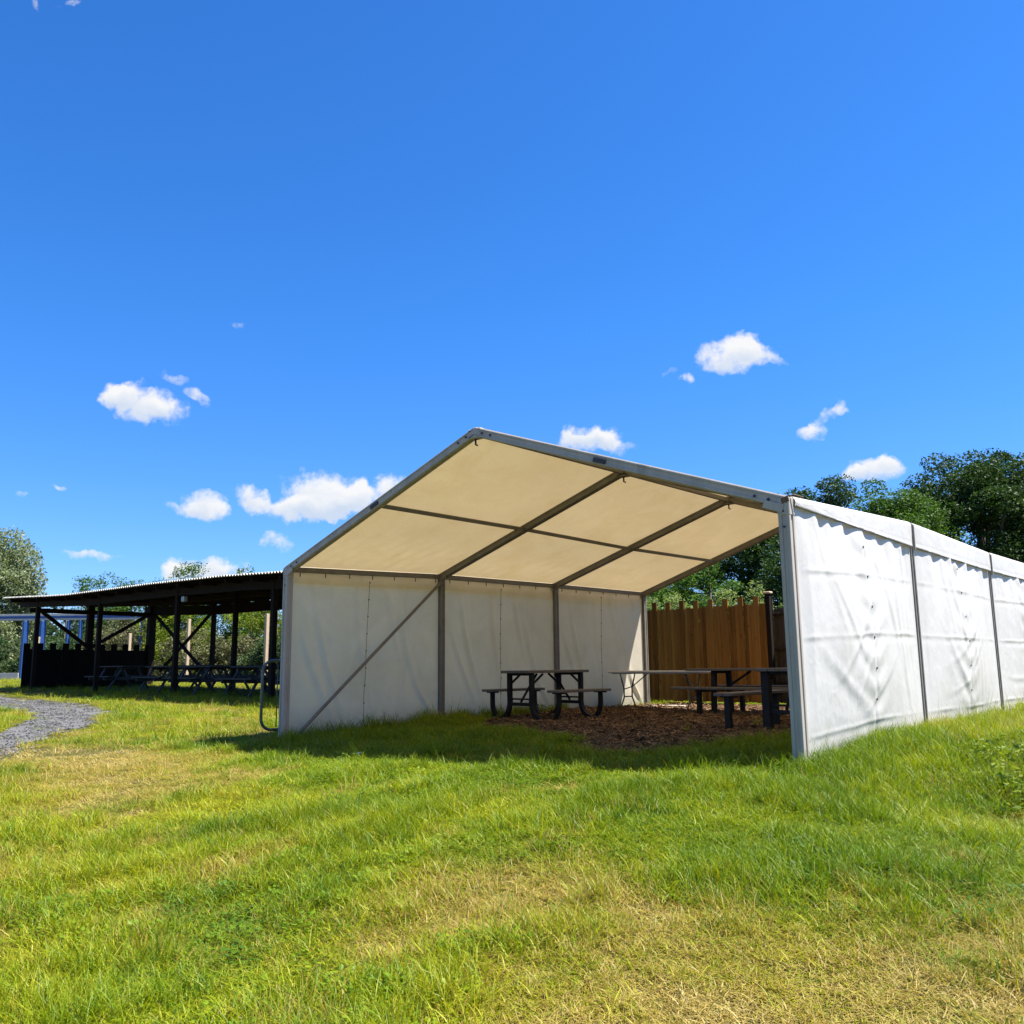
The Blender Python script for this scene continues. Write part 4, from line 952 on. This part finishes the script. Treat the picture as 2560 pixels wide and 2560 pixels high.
# ------------------------------------------------------------------ sky, clouds, sun
SUN = Vector((1.0, .8, 2.2)).normalized()
elev = math.asin(SUN.z); azim = math.atan2(SUN.x, SUN.y)
w = bpy.data.worlds.new('World'); sc.world = w; w.use_nodes = True
nt = w.node_tree; bg = nt.nodes['Background']; wout = nt.nodes['World Output']
sky = nt.nodes.new('ShaderNodeTexSky'); sky.sky_type = 'NISHITA'; sky.sun_disc = False
sky.sun_elevation = elev; sky.sun_rotation = azim; sky.altitude = 0; sky.air_density = 1.0; sky.dust_density = .25; sky.ozone_density = 3.5
hs = nt.nodes.new('ShaderNodeHueSaturation'); hs.inputs['Saturation'].default_value = 1.2; hs.inputs['Value'].default_value = 1.0
nt.links.new(sky.outputs[0], hs.inputs['Color'])
tcz = nt.nodes.new('ShaderNodeTexCoord'); szz = nt.nodes.new('ShaderNodeSeparateXYZ'); nt.links.new(tcz.outputs['Generated'], szz.inputs[0])
tint = mixc(nt, math_n(nt, 'DIVIDE', szz.outputs[2], .36, clamp=True), (.58, .75, 1.24), (.49, .93, 1.36))
skyc = mixc(nt, 1.0, hs.outputs[0], tint, 'MULTIPLY')   # polarised deep blue of a clear summer noon
# clouds stand in fixed directions of the sky: (azimuth, elevation, half width, half height, tilt, weight) in degrees
CLOUDS = [
 (-65.31, 15.51, 2.58, 1.15, -2.1, 1.00),
 (-66.79, 15.72, 1.19, 0.99, 26.4, 0.90),
 (-63.94, 15.14, 1.64, 0.93, 5.3, 0.90),
 (-65.81, 16.44, 1.06, 0.69, 36.4, 0.60),
 (-63.44, 17.24, 1.17, 0.46, -9.1, 0.60),
 (-62.09, 16.18, 0.97, 0.55, -19.9, 0.65),
 (-61.39, 9.89, 1.51, 0.95, -12.2, 1.00),
 (-62.59, 9.58, 1.26, 0.55, 2.9, 0.75),
 (-60.75, 9.44, 1.14, 0.56, -7.5, 0.70),
 (-54.27, 10.81, 3.14, 1.73, 1.7, 1.15),
 (-56.35, 9.70, 2.77, 0.90, -4.2, 0.95),
 (-58.61, 10.33, 1.40, 0.97, -32.6, 0.85),
 (-54.57, 9.82, 3.22, 0.90, 1.5, 0.90),
 (-52.61, 10.36, 2.04, 1.32, 1.3, 0.80),
 (-50.13, 11.41, 1.49, 0.92, 16.0, 0.90),
 (-51.29, 10.72, 2.05, 1.25, 1.1, 0.60),
 (-56.99, 7.69, 1.26, 0.65, -6.6, 0.80),
 (-67.16, 6.68, 1.80, 0.34, 0.5, 0.75),
 (-61.42, 6.01, 2.33, 0.87, 1.5, 1.00),
 (-59.52, 5.86, 1.38, 0.52, 1.2, 0.75),
 (-62.85, 5.78, 1.11, 0.51, 1.5, 0.70),
 (-28.19, 18.71, 2.28, 1.35, -5.2, 1.15),
 (-27.23, 19.29, 1.32, 1.03, -5.7, 0.90),
 (-26.29, 18.66, 1.31, 0.79, -5.8, 0.80),
 (-25.01, 18.28, 1.07, 0.35, -26.2, 0.50),
 (-30.66, 17.48, 0.56, 0.44, -34.1, 0.70),
 (-31.58, 18.09, 0.89, 0.32, 11.1, 0.42),
 (-37.08, 14.34, 2.08, 1.16, -6.9, 1.10),
 (-35.89, 13.97, 1.66, 0.75, -20.1, 0.85),
 (-38.29, 13.94, 1.67, 0.58, 8.5, 0.70),
 (-23.41, 13.74, 0.98, 0.55, 4.8, 0.85),
 (-22.42, 14.54, 1.49, 0.43, 22.2, 0.65),
 (-21.51, 15.23, 0.37, 0.70, -16.3, 0.50),
 (-19.94, 11.22, 2.10, 0.93, -5.2, 1.00),
 (-19.32, 11.66, 1.29, 0.70, -5.5, 0.80),
 (-21.14, 11.17, 1.10, 0.55, -4.9, 0.70),
 (-71.15, 35.61, 0.93, 0.24, 42.3, 0.50),
 (-72.64, 35.28, 0.30, 0.48, 8.1, 0.45),
 (-71.32, 9.86, 0.65, 0.30, 4.8, 0.50),
 (-69.34, 10.38, 0.67, 0.23, 4.6, 0.40),
 (-60.10, 20.74, 0.60, 0.27, 5.9, 0.28),
 # unseen cumulus added behind the camera to whiten the blue sky fill
 (20.2, 13.0, 9.9, 4.7, -2, 1.0),
 (51.4, 30.8, 10.0, 4.8, -6, 1.0),
 (100.7, 15.3, 13.4, 7.1, 8, 1.0),
 (104.3, 34.7, 12.0, 5.0, -1, 1.0),
 (108.2, 58.7, 12.3, 5.4, 8, 1.0),
 (133.6, 17.5, 12.1, 5.7, 2, 1.0),
 (124.9, 31.1, 13.9, 4.6, -9, 1.0),
 (126.4, 55.3, 11.8, 5.5, 10, 1.0),
 (154.0, 11.0, 12.8, 5.3, -3, 1.0),
 (155.7, 59.0, 9.6, 4.7, -5, 1.0),
 (177.8, 31.3, 10.1, 5.9, -9, 1.0),
 (185.8, 59.5, 13.4, 7.4, -10, 1.0),
 (212.6, 16.8, 11.5, 7.3, 2, 1.0),
 (203.3, 54.4, 9.8, 5.6, 9, 1.0),
 (227.1, 9.4, 10.0, 6.9, -3, 1.0),
 (228.2, 37.8, 11.5, 5.1, -9, 1.0),
 (229.0, 56.8, 9.9, 4.6, -0, 1.0),
 (265.0, 10.2, 12.2, 6.8, -2, 1.0),
 (255.9, 54.1, 9.2, 5.8, -5, 1.0),
]
tc = nt.nodes.new('ShaderNodeTexCoord'); dirv = tc.outputs['Generated']
def wnoise(scale, detail, rough):
    n = nt.nodes.new('ShaderNodeTexNoise'); n.inputs['Scale'].default_value = scale; n.inputs['Detail'].default_value = detail; n.inputs['Roughness'].default_value = rough
    nt.links.new(dirv, n.inputs['Vector']); return n
n1 = wnoise(38, 3, .55)
sub = nt.nodes.new('ShaderNodeVectorMath'); sub.operation = 'SUBTRACT'; nt.links.new(n1.outputs['Color'], sub.inputs[0]); sub.inputs[1].default_value = (.5, .5, .5)
scv = nt.nodes.new('ShaderNodeVectorMath'); scv.operation = 'SCALE'; nt.links.new(sub.outputs[0], scv.inputs[0]); scv.inputs['Scale'].default_value = .030
wv = nt.nodes.new('ShaderNodeVectorMath'); wv.operation = 'ADD'; nt.links.new(dirv, wv.inputs[0]); nt.links.new(scv.outputs[0], wv.inputs[1])
total = None; under = None
for az, el, sa, sb, tilt, wt in CLOUDS:
    az, el = R(az), R(el)
    right = Vector((math.cos(az), -math.sin(az), 0)); up = Vector((-math.sin(az)*math.sin(el), -math.cos(az)*math.sin(el), math.cos(el)))
    A = right*math.cos(R(tilt))+up*math.sin(R(tilt)); B = -right*math.sin(R(tilt))+up*math.cos(R(tilt))
    ds = []
    for ax, s in ((A, sa), (B, sb)):
        d = nt.nodes.new('ShaderNodeVectorMath'); d.operation = 'DOT_PRODUCT'; nt.links.new(wv.outputs[0], d.inputs[0]); d.inputs[1].default_value = ax/math.radians(s); ds.append(d.outputs['Value'])
    bsq = ds[1]
    r2 = math_n(nt, 'MULTIPLY_ADD', ds[0], ds[0], math_n(nt, 'MULTIPLY', bsq, bsq))
    f = math_n(nt, 'MULTIPLY', math_n(nt, 'SUBTRACT', 1.0, r2, clamp=True), wt)
    total = f if total is None else math_n(nt, 'ADD', total, f)
    k = math_n(nt, 'MULTIPLY', f, bsq)
    under = k if under is None else math_n(nt, 'ADD', under, k)
n2 = wnoise(46, 9, .66)
n3 = wnoise(16, 4, .6)
den = math_n(nt, 'ADD', math_n(nt, 'MULTIPLY', total, 1.15), math_n(nt, 'MULTIPLY', math_n(nt, 'SUBTRACT', n2.outputs['Fac'], .53), 2.8))
den = math_n(nt, 'ADD', den, math_n(nt, 'MULTIPLY', math_n(nt, 'SUBTRACT', n3.outputs['Fac'], .5), 1.2))
den = math_n(nt, 'MULTIPLY', den, math_n(nt, 'MULTIPLY', total, 3.2, clamp=True))
sm = nt.nodes.new('ShaderNodeMapRange'); sm.interpolation_type = 'SMOOTHSTEP'
sm.inputs['From Min'].default_value = .02; sm.inputs['From Max'].default_value = 1.35; nt.links.new(den, sm.inputs['Value'])
shade = ramp(nt, math_n(nt, 'MULTIPLY_ADD', under, .7, .5), [(.02, (.66, .76, .92)), (.75, (1, 1, 1))])
CL = nt.nodes.new('ShaderNodeVectorMath'); CL.operation = 'SCALE'; nt.links.new(shade, CL.inputs[0]); CL.inputs['Scale'].default_value = 5.75
mixed = mixc(nt, math_n(nt, 'MULTIPLY', sm.outputs[0], .97), skyc, CL.outputs[0])
nt.links.new(mixed, bg.inputs['Color']); bg.inputs['Strength'].default_value = .064

sd = bpy.data.lights.new('sun', 'SUN'); sd.energy = 5.0; sd.angle = R(.53); sd.color = (1, .955, .88)
so = bpy.data.objects.new('sun', sd); col.objects.link(so); so.rotation_euler = (-SUN).to_track_quat('-Z', 'Y').to_euler(); so.location = (20, 16, 44)

# ------------------------------------------------------------------ camera and render look
cd = bpy.data.cameras.new('camera'); cam = bpy.data.objects.new('camera', cd); col.objects.link(cam)
cd.sensor_width = 36; cd.lens = 31.744; cd.clip_end = 2000; cd.clip_start = .05
fw = Vector((math.sin(YAW)*math.cos(PIT), math.cos(YAW)*math.cos(PIT), math.sin(PIT)))
rt = Vector((math.cos(YAW), -math.sin(YAW), 0)); u_ = rt.cross(fw)
r2 = rt*math.cos(ROL)+u_*math.sin(ROL); u2 = -rt*math.sin(ROL)+u_*math.cos(ROL)
m = Matrix((r2, u2, -fw)).transposed().to_4x4(); m.translation = Vector(CAM); cam.matrix_world = m
sc.camera = cam
sc.render.engine = 'CYCLES'
sc.cycles.max_bounces = 7; sc.cycles.diffuse_bounces = 4; sc.cycles.glossy_bounces = 2; sc.cycles.transmission_bounces = 4; sc.cycles.transparent_max_bounces = 4
sc.view_settings.view_transform = 'Standard'; sc.view_settings.look = 'None'; sc.view_settings.exposure = 1.4; sc.view_settings.gamma = 1
